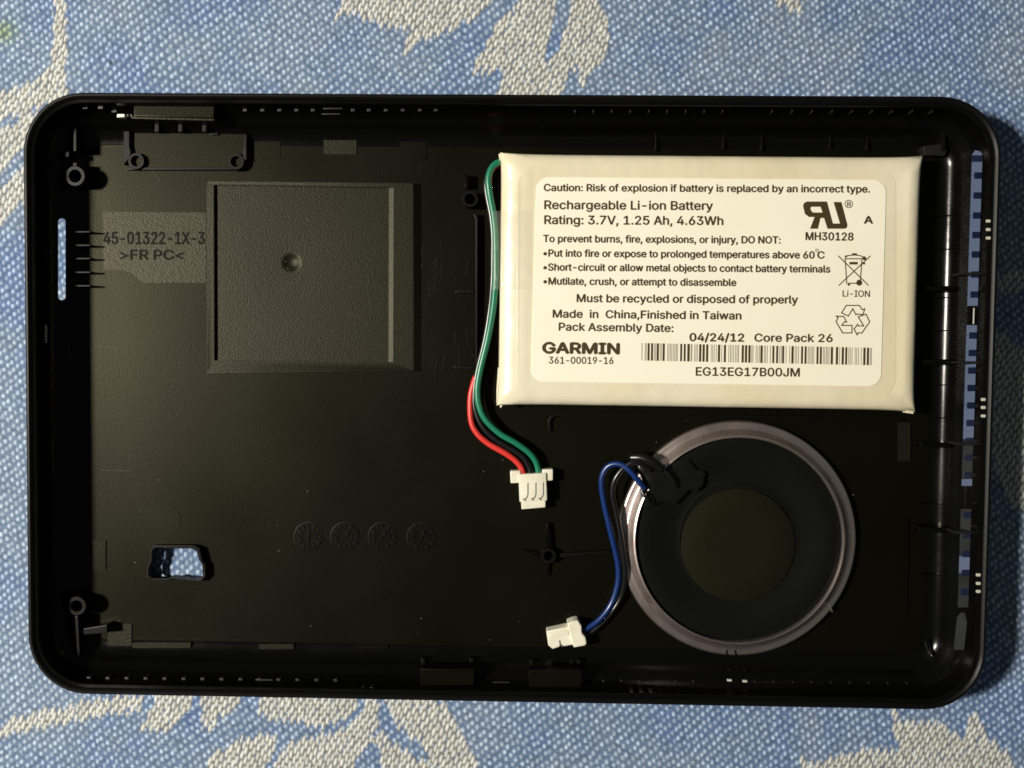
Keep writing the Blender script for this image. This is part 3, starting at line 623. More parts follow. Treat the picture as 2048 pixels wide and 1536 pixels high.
def build_cloth():
    # fine where the photograph looks, coarser towards the borders
    xs = np.concatenate([np.arange(-1100, -60, 6.0), np.arange(-60, 2110, 2.2), np.arange(2111, 3151, 6.0)])
    ys = np.concatenate([np.arange(-900, -60, 6.0), np.arange(-60, 1600, 2.2), np.arange(1601, 2441, 6.0)])
    XA, XB, YA, YB = xs[0], xs[-1], ys[0], ys[-1]
    X, Y = np.meshgrid(xs, ys)
    col, h = cloth_fields(X, Y)
    wave = (vnoise(X, Y, 420, 71) - .5) * 0.25
    h = h + wave
    XY = U_arr(X, Y, 0.0)
    ny, nx = X.shape
    # cells hidden deep beneath the cover are left coarse: dropped here, closed by a flat sheet below
    cxm = (X[:-1, :-1] + X[1:, 1:]) / 2; cym = (Y[:-1, :-1] + Y[1:, 1:]) / 2
    hid = (cxm > 190) & (cxm < 1850) & (cym > 300) & (cym < 1290)
    hid &= ~((cxm > 260) & (cxm < 450) & (cym > 1060) & (cym < 1190))
    idx = np.arange(ny * nx).reshape(ny, nx)
    q = np.stack([idx[:-1, :-1], idx[1:, :-1], idx[1:, 1:], idx[:-1, 1:]], -1)[~hid]
    used = np.zeros(ny * nx, bool); used[q.ravel()] = True
    remap = np.cumsum(used) - 1
    co = np.concatenate([XY.reshape(-1, 2), h.reshape(-1, 1)], 1)[used]
    cl = col.reshape(-1, 3)[used]
    q = remap[q]
    # the cloth runs on, flat, in a wide border; plus the sheet under the cover
    nb = len(co)
    def P(x, y):
        return U_arr(np.array([float(x)]), np.array([float(y)]), 0.0)[0]
    o = [P(XA, YA), P(XB, YA), P(XB, YB), P(XA, YB)]
    far = [(-420, 340), (420, 340), (420, -340), (-420, -340)]
    extra = [(p[0], p[1], -0.12) for p in o] + [(p[0], p[1], -0.12) for p in far]
    extra += [(*P(170, 280), -0.45), (*P(1870, 280), -0.45), (*P(1870, 1310), -0.45), (*P(170, 1310), -0.45)]
    co = np.concatenate([co, np.array(extra)], 0)
    mean = srgb((112, 128, 154))
    cl = np.concatenate([cl, np.tile(mean, (len(extra), 1))], 0)
    fx = [(nb, nb + 1, nb + 5, nb + 4)[::-1], (nb + 1, nb + 2, nb + 6, nb + 5)[::-1], (nb + 2, nb + 3, nb + 7, nb + 6)[::-1], (nb + 3, nb, nb + 4, nb + 7)[::-1], (nb + 11, nb + 10, nb + 9, nb + 8)]
    q = np.concatenate([q, np.array(fx)], 0)
    me = bpy.data.meshes.new('tablecloth')
    me.vertices.add(len(co)); me.vertices.foreach_set('co', (co * MM).astype(np.float32).ravel())
    me.loops.add(q.size); me.loops.foreach_set('vertex_index', q.astype(np.int32).ravel())
    me.polygons.add(len(q)); me.polygons.foreach_set('loop_start', np.arange(0, q.size, 4, dtype=np.int32))
    me.update(calc_edges=True)
    me.shade_smooth()
    ca = me.color_attributes.new('thread_colour', 'FLOAT_COLOR', 'POINT')
    ca.data.foreach_set('color', np.concatenate([cl, np.ones((len(cl), 1))], 1).astype(np.float32).ravel())
    m, nt, b = new_mat('woven_blue_and_cream_cotton')
    at = nt.nodes.new('ShaderNodeAttribute'); at.attribute_name = 'thread_colour'
    nt.links.new(at.outputs['Color'], b.inputs['Base Color'])
    b.inputs['Roughness'].default_value = 0.8
    b.inputs['Specular IOR Level'].default_value = 0.25
    add_bump(nt, b, 4200, 0.35, 0.00006)
    o = link_mesh('tablecloth', me, None, m)
    tag(o, 'blue woven tablecloth with cream leaf pattern under the black cover', kind='structure')
    return o
build_cloth()

# ================================================================== BACK COVER
W2, H2, Z_RIM, Z_FLOOR = 68.93, 43.33, 8.5, 1.5

cover = root('device_back_cover', (0, 0, 0))
tag(cover, 'open black plastic back cover of a small device, lying inside up', 'device cover')

def ring(d, z, bm, n=10):
    rc = max(8.6 - d, 1.2)
    w, h = W2 - d, H2 - d
    vs = []
    for cx, cy, a0 in ((w - rc, h - rc, 0), (-w + rc, h - rc, 90), (-w + rc, -h + rc, 180), (w - rc, -h + rc, 270)):
        for i in range(n + 1):
            a = R(a0 + 90 * i / n)
            vs.append(bm.verts.new((cx + rc * math.cos(a), cy + rc * math.sin(a), z)))
    return vs

INNER = [(0.52, 8.5), (0.84, 8.26), (0.95, 8.10), (1.35, 8.0), (1.45, 7.85), (1.5, 5.8), (1.75, 5.0), (2.3, 4.2), (2.9, 3.55)]
for t in (62, 54, 46, 38, 30, 22, 14, 7, 0):
    INNER.append((5.9 - 2.9 * math.sin(R(t)), 1.5 + 2.9 * (1 - math.cos(R(t)))))
OUTER = [(8.5, 0.0), (6.0, 0.2), (4.2, 0.8), (2.8, 1.75), (1.7, 3.0), (0.8, 4.6), (0.2, 6.2), (0.0, 8.1), (0.1, 8.38), (0.3, 8.5)]

def inner_z(d):
    for (d0, z0), (d1, z1) in zip(INNER, INNER[1:]):
        if d0 <= d <= d1:
            return z0 + (z1 - z0) * (d - d0) / max(d1 - d0, 1e-6)
    return Z_FLOOR if d > 5.9 else Z_RIM

def build_shell():
    bm = bmesh.new()
    rings = [ring(d, z, bm) for d, z in OUTER + INNER]
    n = len(rings[0])
    no = len(OUTER)
    for k, (a, b) in enumerate(zip(rings, rings[1:])):
        for i in range(n):
            f = bm.faces.new((a[i], a[(i + 1) % n], b[(i + 1) % n], b[i]))
            f.material_index = 1 if 5 <= k <= no else 0
    f = bm.faces.new(rings[0][::-1]); f.material_index = 0
    f = bm.faces.new(rings[-1]); f.material_index = 2
    bmesh.ops.recalc_face_normals(bm, faces=bm.faces)
    for v in bm.verts:
        v.co *= MM
    me = bpy.data.meshes.new('shell'); bm.to_mesh(me); bm.free()
    o = bpy.data.objects.new('shell', me)
    scene.collection.objects.link(o)
    for k in ('plastic_gloss', 'plastic_rim', 'plastic_floor'):
        me.materials.append(M[k])
    # openings
    cut = bmesh.new()
    so = rrect(116.5, 437, 131, 600, 6.5)
    lo = [cut.verts.new(U(x, y, -0.5)) for x, y in so]
    hi = [cut.verts.new(U(x, y, 7.0)) for x, y in so]
    cut.faces.new(hi); cut.faces.new(lo[::-1])
    for i in range(len(so)):
        j = (i + 1) % len(so)
        cut.faces.new((lo[i], lo[j], hi[j], hi[i]))
    bm_prism([[(312,1097),(384,1097),(394,1103),(398,1120),(404,1128),(406,1150),(398,1158),(340,1155),(330,1158),(300,1156),(297,1135),(303,1122),(304,1104)]], -1, 3, zm=1.5, bm=cut)
    bmesh.ops.recalc_face_normals(cut, faces=cut.faces)
    for v in cut.verts:
        v.co *= MM
    cm = bpy.data.meshes.new('cutter'); cut.to_mesh(cm); cut.free()
    cm.materials.append(M['plastic_gloss'])
    co = bpy.data.objects.new('cutter', cm)
    scene.collection.objects.link(co)
    md = o.modifiers.new('openings', 'BOOLEAN')
    md.operation = 'DIFFERENCE'; md.object = co; md.solver = 'EXACT'
    dg = bpy.context.evaluated_depsgraph_get()
    dg.update()
    res = bpy.data.meshes.new_from_object(o.evaluated_get(dg))
    o.modifiers.clear()
    o.data = res
    res.name = 'shell'
    bpy.data.objects.remove(co)
    res.shade_smooth()
    res.set_sharp_from_angle(angle=R(28))
    o.parent = cover
    return o
build_shell()

def wall_z(px, py, side):
    """height at which the sight line of this pixel meets the inner wall"""
    lo, hi = 1.5, 8.4
    best, bz = 9, 4
    z = lo
    while z < hi:
        p = U(px, py, z)
        d = {'l': p.x + W2, 'r': W2 - p.x, 't': H2 - p.y, 'b': p.y + H2}[side]
        e = abs(inner_z(d) - z) if d > 0.5 else 9
        if e < best:
            best, bz = e, z
        z += 0.05
    return bz

# --- raised rim around the lower left opening
hole_o = [(307,1091.5),(387,1091.5),(398,1096.5),(402.5,1111),(405,1123.5),(410.5,1129),(411.5,1152.5),(402.5,1162.5),(389,1163.5),(345,1158),(330,1161.5),(304,1160.5),(293.5,1153),(294.5,1135),(301,1121),(300.5,1102)]
hole_i = [(309,1096),(386,1096),(395,1101),(399,1115),(402,1124),(407,1130),(408,1150),(400,1159),(388,1160),(345,1155),(330,1158),(304,1157),(297,1150),(298,1135),(304,1122),(304,1104)]
bm = bmesh.new()
zl = 2.7
oh = [bm.verts.new(U(x, y, zl)) for x, y in hole_o]; ih = [bm.verts.new(U(x, y, zl)) for x, y in hole_i]
ol = [bm.verts.new((v.co.x, v.co.y, 1.3)) for v in oh]; il = [bm.verts.new((v.co.x, v.co.y, 1.3)) for v in ih]
for i in range(len(oh)):
    j = (i + 1) % len(oh)
    bm.faces.new((oh[i], oh[j], ih[j], ih[i])); bm.faces.new((ol[i], ol[j], oh[j], oh[i]))
    bm.faces.new((ih[i], ih[j], il[j], il[i])); bm.faces.new((il[i], il[j], ol[j], ol[i]))
bmesh.ops.recalc_face_normals(bm, faces=bm.faces)
bmesh.ops.bevel(bm, geom=[e for e in bm.edges if e.verts[0].co.z > 2 and e.verts[1].co.z > 2], offset=0.1, segments=2, affect='EDGES')
from_bm('opening_rim', bm, cover, 'plastic_rim')

# --- screw bosses
def boss(px, py, r_out, r_in, ztop, material='plastic_rim', z0=None):
    c = U(px, py, ztop)
    s = 1 / PXMM(ztop)
    ro, ri = r_out * s, r_in * s
    z0 = 1.2 if z0 is None else z0
    bm = bm_lathe([(ro, z0), (ro * .97, ztop - .12), (ro * .92, ztop), (ri * 1.1, ztop), (ri, ztop - .15), (ri * .95, ztop - 2.0 if ztop - 2.0 > z0 else z0 + .05), (0, ztop - 2.0 if ztop - 2.0 > z0 else z0 + .05)], c.x, c.y, 32, close=False)
    return from_bm('screw_boss', bm, cover, material)
boss(150, 352, 21, 12, 4.3)
boss(153, 1212, 20.5, 11, 4.3)
boss(940, 398, 16.5, 10, 3.6)
boss(1097, 1112, 16, 9, 2.9)
boss(272, 322, 17, 10, 2.75)
boss(472, 323, 17, 10, 2.75)

# --- ribs
def rib(x0, y0, x1, y1, z1, z0=1.2, material='plastic_rim', bevel=0.08, name='rib', **k):
    return part(name, [rect(x0, y0, x1, y1)], z0, z1, cover, material, bevel, **k)
rib(147, 246, 153, 302, 4.4)
rib(127, 303, 138, 314, 4.4)
part('rib', [[(150, 1232), (156, 1232), (160, 1312), (154, 1312)]], 1.2, 4.2, cover, 'plastic_rim', 0.08)
part('rib', [[(163, 1258), (214, 1250), (215, 1266), (164, 1270)]], 1.2, 3.6, cover, 'plastic_rim', 0.1)
rib(146, 325, 154, 332, 4.3)
for y in (463.5, 490.5, 517, 544.5, 571.5):
    rib(150, y - 1.8, 180.5, y + 1.8, 3.3)
rib(930, 349, 938, 376, 2.9, material='plastic_gloss')
part('rib', [[(947, 428), (954.5, 428), (956, 436), (955, 738), (951.5, 738), (951.5, 440)]], 1.2, 2.6, cover, 'plastic_rim', 0.07)
rib(911, 579.5, 949, 586.5, 2.2)
rib(908, 731.5, 948, 738.5, 2.2)
# fins of the boss beneath the battery plug
part('rib', [[(1093, 1048), (1099, 1046), (1104, 1097), (1091, 1097)]], 1.2, 2.3, cover, 'plastic_gloss', 0.1)
part('rib', [[(1042, 1100), (1045, 1098), (1086, 1106), (1083, 1118)]], 1.2, 2.1, cover, 'plastic_gloss', 0.1)
part('rib', [[(1113, 1108), (1222, 1101), (1222, 1105), (1113, 1116)]], 1.2, 2.2, cover, 'plastic_rim', 0.08)
part('rib', [[(1093, 1126), (1101, 1126), (1098, 1152), (1093, 1150)]], 1.2, 2.0, cover, 'plastic_gloss', 0.1)
# low frame around battery bay
part('rib', [[(1097, 862), (1096, 840), (1102, 831), (1115, 828), (1640, 833), (1640, 836), (1117, 832), (1106, 835), (1101, 842), (1102, 862)]], 1.2, 2.0, cover, 'plastic_rim', 0.06)
for x, ya, yb in ((1312, 236, 300), (1447, 236, 296), (1524, 242, 300), (1661, 234, 296), (1735, 270, 300)):
    rib(x - 1.2, ya, x + 1.2, yb, 2.3)
rib(1884, 262, 1891, 300, 3.6)
part('rib', [[(1846, 292), (1893, 286), (1896, 300), (1890, 312), (1850, 310)]], 1.2, 3.0, cover, 'nub', 0.15)
for x in (314, 361, 409):
    rib(x - 4, 236, x + 4, 263, 3.4)
rib(419, 265, 436, 270, 2.4)
for x in (1115, 1145, 845, 945):
    pass
# shoulder ribs that break the bright line at the right
for y in (578, 724, 889, 1058):
    xr = 1876 - (y - 400) * 0.026
    part('rib', [rect(xr - 26, y - 5.5, xr + 34, y + 5.5)], 1.2, 3.9, cover, 'plastic_gloss', 0.12, zm=3.0)
for y in (431, 498, 595, 661, 770, 836, 1008, 1150):
    xr = 1874 - (y - 400) * 0.026
    part('seam', [rect(xr - 14, y - 1.1, xr + 40, y + 1.1)], 1.2, 2.35, cover, 'plastic_gloss', 0.03, zm=2.4)
for y in (547, 725, 888, 1065):
    part('rib', [rect(1924 - (y - 547) * .03, y - 2.5, 1983 - (y - 547) * .045, y + 2.5)], 3.0, 6.3, cover, 'nub', 0.06, zm=6.3)
# faint tabs on the floor
for name, poly, z1, mt in (
    ('floor_tab', rect(500, 276, 560, 318), 1.58, 'plastic_floor'),
    ('floor_tab', rect(647, 279, 713, 309), 1.66, 'plastic_matte'),
    ('floor_tab', rect(799, 277, 853, 320), 1.60, 'plastic_floor'),
    ('floor_tab', rect(1797, 845, 1821, 922), 1.75, 'plastic_matte'),
    ('floor_tab', [(1793, 1025), (1817, 1036), (1816, 1225), (1791, 1222)], 1.75, 'plastic_floor'),
    ('floor_tab', [(228, 1247), (263, 1247), (263, 1297), (214, 1299), (216, 1262)], 1.66, 'plastic_matte'),
    ('floor_tab', rect(265, 1285, 381, 1296), 1.95, 'plastic_matte'),
    ('floor_tab', rect(518, 1288, 587, 1298), 1.9, 'plastic_matte'),
    ('floor_tab', rect(708, 1289, 776, 1298), 1.75, 'plastic_floor'),
    ('floor_tab', rect(186, 1080, 211, 1141), 1.66, 'plastic_floor'),
):
    part(name, [poly], 1.3, z1, cover, mt, 0.0)
part('floor_tab', [disc(329, 1042, 32, 40)], 1.3, 1.55, cover, 'plastic_floor', 0.0)
part('floor_tab', [disc(457, 1204, 36, 40)], 1.3, 1.53, cover, 'plastic_floor', 0.0)

# --- latch mounting plate top left
part('mounting_plate', [[(247, 262), (492, 268)] + [(492 - 20 + 20 * math.cos(R(a)), 320 + 18 * math.sin(R(a))) for a in range(0, 91, 15)] + [(258, 338), (250, 334), (247, 326)]], 1.3, 2.05, cover, 'plastic_floor', 0.08)
part('rib', [[(247, 262), (259, 262), (259, 292), (262, 305), (258, 318), (247, 330)]], 1.3, 2.7, cover, 'plastic_rim', 0.1)
rib(487.5, 268, 493.5, 320, 2.6)
rib(252, 334.5, 478, 339.5, 2.3, bevel=.06)

# --- textured plate with square recess and dimple
def frame_bm(outer, inner, z0, z1):
    bm = bmesh.new()
    o_ = [U(x, y, z1) for x, y in outer]; i_ = [U(x, y, z1) for x, y in inner]
    oh = [bm.verts.new(p) for p in o_]; ih = [bm.verts.new(p) for p in i_]
    ol = [bm.verts.new((p.x, p.y, z0)) for p in o_]; il = [bm.verts.new((p.x, p.y, z0)) for p in i_]
    for k in range(4):
        j = (k + 1) % 4
        bm.faces.new((oh[k], oh[j], ih[j], ih[k])); bm.faces.new((ol[k], ol[j], oh[j], oh[k]))
        bm.faces.new((ih[k], ih[j], il[j], il[k])); bm.faces.new((il[k], il[j], ol[j], ol[k]))
    bmesh.ops.recalc_face_normals(bm, faces=bm.faces)
    return bm
pad_o = [(412, 362), (827, 366), (827, 742), (414, 746)]
pad_i = [(428, 370), (787, 375), (786, 724), (429, 721)]
bm = frame_bm(pad_o, pad_i, 1.3, 2.42)
for v in bm.verts:
    if v.co.z < 1.4 and v.co.x > U(800, 500, 1.5).x:
        v.co.x += 1.3
bmesh.ops.bevel(bm, geom=[e for e in bm.edges if e.verts[0].co.z > 2 and e.verts[1].co.z > 2], offset=0.07, segments=2, affect='EDGES')
from_bm('pad_frame', bm, cover, 'plastic_matte')
# bright chamfer of the recess, right side, faces the lamp
bm = bmesh.new()
a = [U(779, 374, 2.1), U(788.5, 374, 2.16), U(788.5, 725, 2.16), U(778, 725, 2.1)]
prof = [(U(777.5, 373, 1.91), U(788.3, 373, 2.15), U(788.3, 373, 1.4)), (U(776.5, 725, 1.91), U(787.5, 725, 2.15), U(787.5, 725, 1.4))]
va = [bm.verts.new(p) for p in prof[0]]; vb = [bm.verts.new(p) for p in prof[1]]
for i in range(3):
    j = (i + 1) % 3
    bm.faces.new((va[i], va[j], vb[j], vb[i]))
bm.faces.new(va); bm.faces.new(vb[::-1])
from_bm('pad_chamfer', bm, cover, 'plastic_matte')
# recessed panel with a concave dimple
def panel():
    bm = bmesh.new()
    c = U(583, 525, 1.92)
    rad = 18 / PXMM(1.6)
    n = 32
    corner = [U(x, y, 1.92) for x, y in pad_i]
    outer = []
    for i in range(n):
        a_ = 2 * math.pi * (i + .5) / n
        dx, dy = math.cos(a_), math.sin(a_)
        hw = corner[1].x - c.x if dx > 0 else c.x - corner[0].x
        hh = corner[0].y - c.y if dy > 0 else c.y - corner[2].y
        t = min(hw / max(abs(dx), 1e-6), hh / max(abs(dy), 1e-6))
        outer.append((c.x + dx * t, c.y + dy * t))
    rings = [[bm.verts.new((x, y, 1.92)) for x, y in outer]]
    for f_, dz in ((1.25, 0), (1.02, -.01), (.85, -.10), (.6, -.26), (.3, -.36)):
        rings.append([bm.verts.new((c.x + rad * f_ * math.cos(2 * math.pi * (i + .5) / n), c.y + rad * f_ * math.sin(2 * math.pi * (i + .5) / n), 1.92 + dz)) for i in range(n)])
    ctr = bm.verts.new((c.x, c.y, 1.92 - .38))
    for a_, b_ in zip(rings, rings[1:]):
        for i in range(n):
            bm.faces.new((a_[i], a_[(i + 1) % n], b_[(i + 1) % n], b_[i]))
    for i in range(n):
        bm.faces.new((rings[-1][i], rings[-1][(i + 1) % n], ctr))
    # close the corners
    for k in range(4):
        cc = corner[k]
        cand = sorted(range(n), key=lambda i: (outer[i][0] - cc.x) ** 2 + (outer[i][1] - cc.y) ** 2)[:2]
        a_, b_ = rings[0][cand[0]], rings[0][cand[1]]
        bm.faces.new((a_, b_, bm.verts.new((cc.x, cc.y, 1.92))))
    for f in bm.faces:
        f.normal_update()
        if f.normal.z < 0:
            f.normal_flip()
    for v in bm.verts:
        v.co *= MM
    me = bpy.data.meshes.new('recessed_panel'); bm.to_mesh(me); bm.free()
    me.shade_smooth(); me.set_sharp_from_angle(angle=R(40))
    return link_mesh('recessed_panel', me, cover, 'plastic_matte')
panel()
# one floor hole under the dimple is not needed: the panel stands proud of the floor

# --- patch with the part number
edge_px = [(412, 566)] + [(x, 566 + rng.uniform(-1.5, 1.5)) for x in range(405, 282, -7)] + [(277, 558 + rng.uniform(-3, 3)), (262, 545), (240, 540), (206, 539)]
part('number_patch', [[(206, 423), (240, 424), (412, 425)] + edge_px], 1.3, 1.56, cover, 'plastic_patch', 0.0)
for s, x0, x1, yb, cap in (("45-01322-1X-3", 206, 411, 488, 24), (">FR PC<", 238, 369, 519, 19)):
    bm = text_bm(s, x0, yb, x1, yb, cap, 1.59, bold=1.0)
    flat_part('moulded_text', bm, cover, 'plastic_mark')

# --- date wheels
def date_wheel(px, py, arrow):
    c = U(px, py, 1.5)
    s = 1 / PXMM(1.5)
    bm = bmesh.new()
    bm_lathe([(30 * s, 1.4), (30 * s, 1.56), (28 * s, 1.58), (27.5 * s, 1.46), (27.5 * s, 1.4)], c.x, c.y, 40, bm=bm)
    bm_lathe([(16 * s, 1.4), (16 * s, 1.62), (14.5 * s, 1.62), (14 * s, 1.4)], c.x, c.y, 28, bm=bm)
    for i in range(12):
        a_ = 2 * math.pi * i / 12
        r0, r1 = 18 * s, (24 + (i % 3) * 1.2) * s
        wv = (1.6 + (i * 7 % 3) * .8) * s
        dx, dy = math.cos(a_), math.sin(a_)
        q = [(r0, -wv), (r1, -wv), (r1, wv), (r0, wv)]
        hi = [bm.verts.new((c.x + dx * u - dy * v, c.y + dy * u + dx * v, 1.63)) for u, v in q]
        lo = [bm.verts.new((v.co.x, v.co.y, 1.4)) for v in hi]
        bm.faces.new(hi); bm.faces.new(lo[::-1])
        for k in range(4):
            bm.faces.new((lo[k], lo[(k + 1) % 4], hi[(k + 1) % 4], hi[k]))
    dx, dy = math.cos(arrow), math.sin(arrow)
    q = [(-13, -1.5), (6, -1.5), (6, -5), (14, 0), (6, 5), (6, 1.5), (-13, 1.5)]
    hi = [bm.verts.new((c.x + (dx * u - dy * v) * s, c.y + (dy * u + dx * v) * s, 1.66)) for u, v in q]
    lo = [bm.verts.new((v.co.x, v.co.y, 1.4)) for v in hi]
    bm.faces.new(hi); bm.faces.new(lo[::-1])
    for k in range(7):
        bm.faces.new((lo[k], lo[(k + 1) % 7], hi[(k + 1) % 7], hi[k]))
    from_bm('date_wheel', bm, cover, 'plastic_rim', sharp=25)
date_wheel(617, 1073, R(90)); date_wheel(690, 1073, R(55)); date_wheel(765, 1073, R(62)); date_wheel(843, 1074, R(66))

# --- things on the inner walls
def wall_block(name, px, py, w, h, side, material, depth=0.5, zoff=0.0, bevel=0.05):
    """a little block on the inner wall, seen w x h px large at (px, py)"""
    z = wall_z(px, py, side) + zoff
    z = max(2.2, min(z, 7.6))
    return part(name, [rect(px - w / 2, py - h / 2, px + w / 2, py + h / 2)], z - 1.3, z, cover, material, bevel, zm=z)
# top wall
for x in (170, 201, 228):
    wall_block('wall_nub', x, 213 if x < 220 else 220, 10, 9, 't', 'nub')
for x in (490, 525, 559, 593, 626, 706, 738, 772, 806, 840, 872):
    wall_block('wall_nub', x, 218, 7.5, 9, 't', 'nub')
wall_block('wall_bar', 666, 216, 38, 4, 't', 'nub'); wall_block('wall_bar', 662, 227, 36, 4, 't', 'nub')
for x in list(range(1150, 1480, 37)) + list(range(1545, 1880, 40)):
    wall_block('wall_nub', x, 220, 2.6, 10, 't', 'nub')
# bottom wall
for i, x in enumerate(list(range(177, 690, 38)) + list(range(1135, 1400, 36)) + list(range(1510, 1860, 38))):
    wall_block('wall_nub', x, 1358 + i * .35, 7.5 if x < 700 else 4, 8, 'b', 'nub')
for x, y in ((293, 1375), (310, 1375), (327, 1375), (709, 1379), (726, 1379), (743, 1379), (1264, 1386), (1283, 1386), (1302, 1387)):
    wall_block('wall_nub', x, y, 7, 8, 'b', 'nub')
wall_block('wall_bar', 528, 1361, 34, 4, 'b', 'nub'); wall_block('wall_bar', 1003, 1366, 34, 4, 'b', 'nub')
for x, y in ((1459, 1363), (1490, 1365)):
    wall_block('wall_nub', x, y, 9, 8, 'b', 'bare_and_highlight')
    wall_block('wall_nub', x, y - 22, 6, 12, 'b', 'plastic_rim')
# bottom satin panels with their little posts
for x0, x1, y0, y1 in ((841, 948, 1338, 1371), (1058, 1163, 1341, 1375)):
    z = 6.5
    part('clip_panel', [rect(x0, y0, x1, y1)], z - 2.2, z, cover, 'plastic_floor', 0.08, zm=z)
    for x in (x0 + 5, x1 - 5):
        part('clip_post', [rect(x - 4, y0 - 21, x + 4, y0 - 8)], 1.3, 3.2, cover, 'plastic_rim', 0.08)
# left wall ticks
wall_block('wall_bar', 90, 668, 3.2, 36, 'l', 'bare_and_highlight'); wall_block('wall_bar', 100, 972, 3.2, 36, 'l', 'nub')
# latch at top left: satin panel and exposed contact
zt = 6.6
part('latch_panel', [[(268, 200), (430, 201), (427, 236), (268, 232)]], 3.6, zt, cover, 'plastic_floor', 0.1, zm=zt)
part('latch_edge', [[(262, 231), (430, 235), (428, 242), (262, 237)]], 3.4, 6.0, cover, 'plastic_matte', 0.1, zm=6.0)
part('latch_contact', [rect(234, 228, 249, 234)], 4.6, 5.6, cover, 'bare_and_highlight', 0.05, zm=5.6)
for x in (255, 262):
    part('latch_contact', [rect(x - 2, 228, x + 2, 233)], 4.6, 5.6, cover, 'nub', 0.04, zm=5.6)
# thumb ledge that swells out of the top edge
bm = bmesh.new()
top = []
for i in range(25):
    t = i / 24
    x = 222 + 270 * t
    bul = 5.0 * min(1, min(t, 1 - t) / 0.17)
    bul = 5.0 * (math.sin(min(1, min(t, 1 - t) / 0.17) * math.pi / 2) ** 2)
    top.append((x, 191.5 - bul))
poly = top + [(492, 197), (222, 197)]
bm_prism([poly], 3.0, 8.3, 8.3, 0.2, bm)
from_bm('thumb_ledge', bm, cover, 'plastic_rim')

# right wall: bluish reflection painted as pale segments, broken by dark notches
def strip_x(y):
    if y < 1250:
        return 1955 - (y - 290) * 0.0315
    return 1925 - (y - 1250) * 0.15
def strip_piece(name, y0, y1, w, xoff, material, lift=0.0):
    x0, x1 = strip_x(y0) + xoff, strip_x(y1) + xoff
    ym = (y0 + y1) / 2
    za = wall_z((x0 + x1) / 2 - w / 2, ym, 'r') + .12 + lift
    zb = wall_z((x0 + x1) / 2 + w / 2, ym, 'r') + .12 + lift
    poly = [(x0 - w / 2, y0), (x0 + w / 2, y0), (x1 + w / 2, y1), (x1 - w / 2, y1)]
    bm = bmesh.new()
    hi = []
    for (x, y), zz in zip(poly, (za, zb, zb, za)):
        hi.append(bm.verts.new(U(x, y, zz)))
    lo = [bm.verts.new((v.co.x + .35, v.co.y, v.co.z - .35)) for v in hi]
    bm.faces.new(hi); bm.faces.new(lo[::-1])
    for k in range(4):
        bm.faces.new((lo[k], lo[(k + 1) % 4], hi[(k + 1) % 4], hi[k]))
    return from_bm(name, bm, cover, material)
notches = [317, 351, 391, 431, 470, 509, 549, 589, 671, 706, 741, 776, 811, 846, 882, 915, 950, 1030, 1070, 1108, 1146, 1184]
spans = [(288, 612, 'reflected_strip'), (650, 878, 'reflected_strip'), (878, 958, 'reflected_strip_dim'), (958, 972, 'reflected_strip'), (1018, 1112, 'reflected_strip_dim'), (1112, 1146, 'reflected_strip'), (1146, 1215, 'reflected_strip_dim'), (1225, 1300, 'reflected_strip_dim'), (1304, 1352, 'reflected_strip')]
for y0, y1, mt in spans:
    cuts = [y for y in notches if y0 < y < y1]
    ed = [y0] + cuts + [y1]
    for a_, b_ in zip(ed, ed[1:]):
        strip_piece('reflection_segment', a_ + .3, b_ - .3, 21, 0, mt)
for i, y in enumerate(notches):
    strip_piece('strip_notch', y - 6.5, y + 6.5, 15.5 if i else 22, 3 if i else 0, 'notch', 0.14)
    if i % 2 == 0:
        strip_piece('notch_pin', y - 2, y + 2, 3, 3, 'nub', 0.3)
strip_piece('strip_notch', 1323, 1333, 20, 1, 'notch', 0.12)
strip_piece('strip_edge', 616, 648, 2.5, 3, 'bare_and_highlight')
for cx, ys in ((1977, (442, 459, 476)), (1967, (799, 815, 832)), (1957, (1150, 1167, 1183))):
    for y in ys:
        part('highlit_rib', [rrect(cx - 4.5, y - 3, cx + 4.5, y + 3, 2, 3)], 8.12, 8.25, cover, 'bare_and_highlight', 0.08, zm=8.25)  # small ribs; the pale colour stands in for their glossy highlights
for y in notches[7:17]:
    part('wall_nub', [rect(1962 - (y - 600) * .04, y - 3, 1969 - (y - 600) * .04, y + 4)], 5.0, 6.8, cover, 'nub', 0.05, zm=6.8)
# small glossy tube added to give the low right corner its glint
tube('glint_tube', [(1850, 1282, 3.0), (1855, 1296, 2.9), (1861, 1306, 2.95), (1864, 1312, 3.1)], 0.2, cover, 'glue', k=5)

# dust and fine scratches on the floor
bm = bmesh.new()
for i in range(90):
    x, y = rng.uniform(200, 1800), rng.uniform(290, 1290)
    if 985 < x < 1850 and y < 840 or math.hypot(x - 1475, y - 1079) < 245:
        continue
    z = 2.5 if 405 < x < 840 and 355 < y < 755 else 1.52
    if z > 2:
        z = 1.94
        if x < 435 or x > 775 or y < 380 or y > 715:
            continue
    r0 = rng.uniform(.6, 1.5)
    q = [(x + r0 * rng.uniform(.5, 1.2) * math.cos(a_), y + r0 * rng.uniform(.5, 1.2) * math.sin(a_)) for a_ in (0, 1.3, 2.6, 3.9, 5.2)]
    bm.faces.new([bm.verts.new(U(px_, py_, z + .012)) for px_, py_ in q])
o = flat_part('dust', bm, cover, 'dust')
o['kind'] = 'stuff'
bm = bmesh.new()
for i in range(26):
    x, y = rng.uniform(835, 945), rng.uniform(470, 730)
    stroke_bm([[(x, y), (x + rng.uniform(-8, 2), y + rng.uniform(8, 34))]], .7, 1.507, bm)
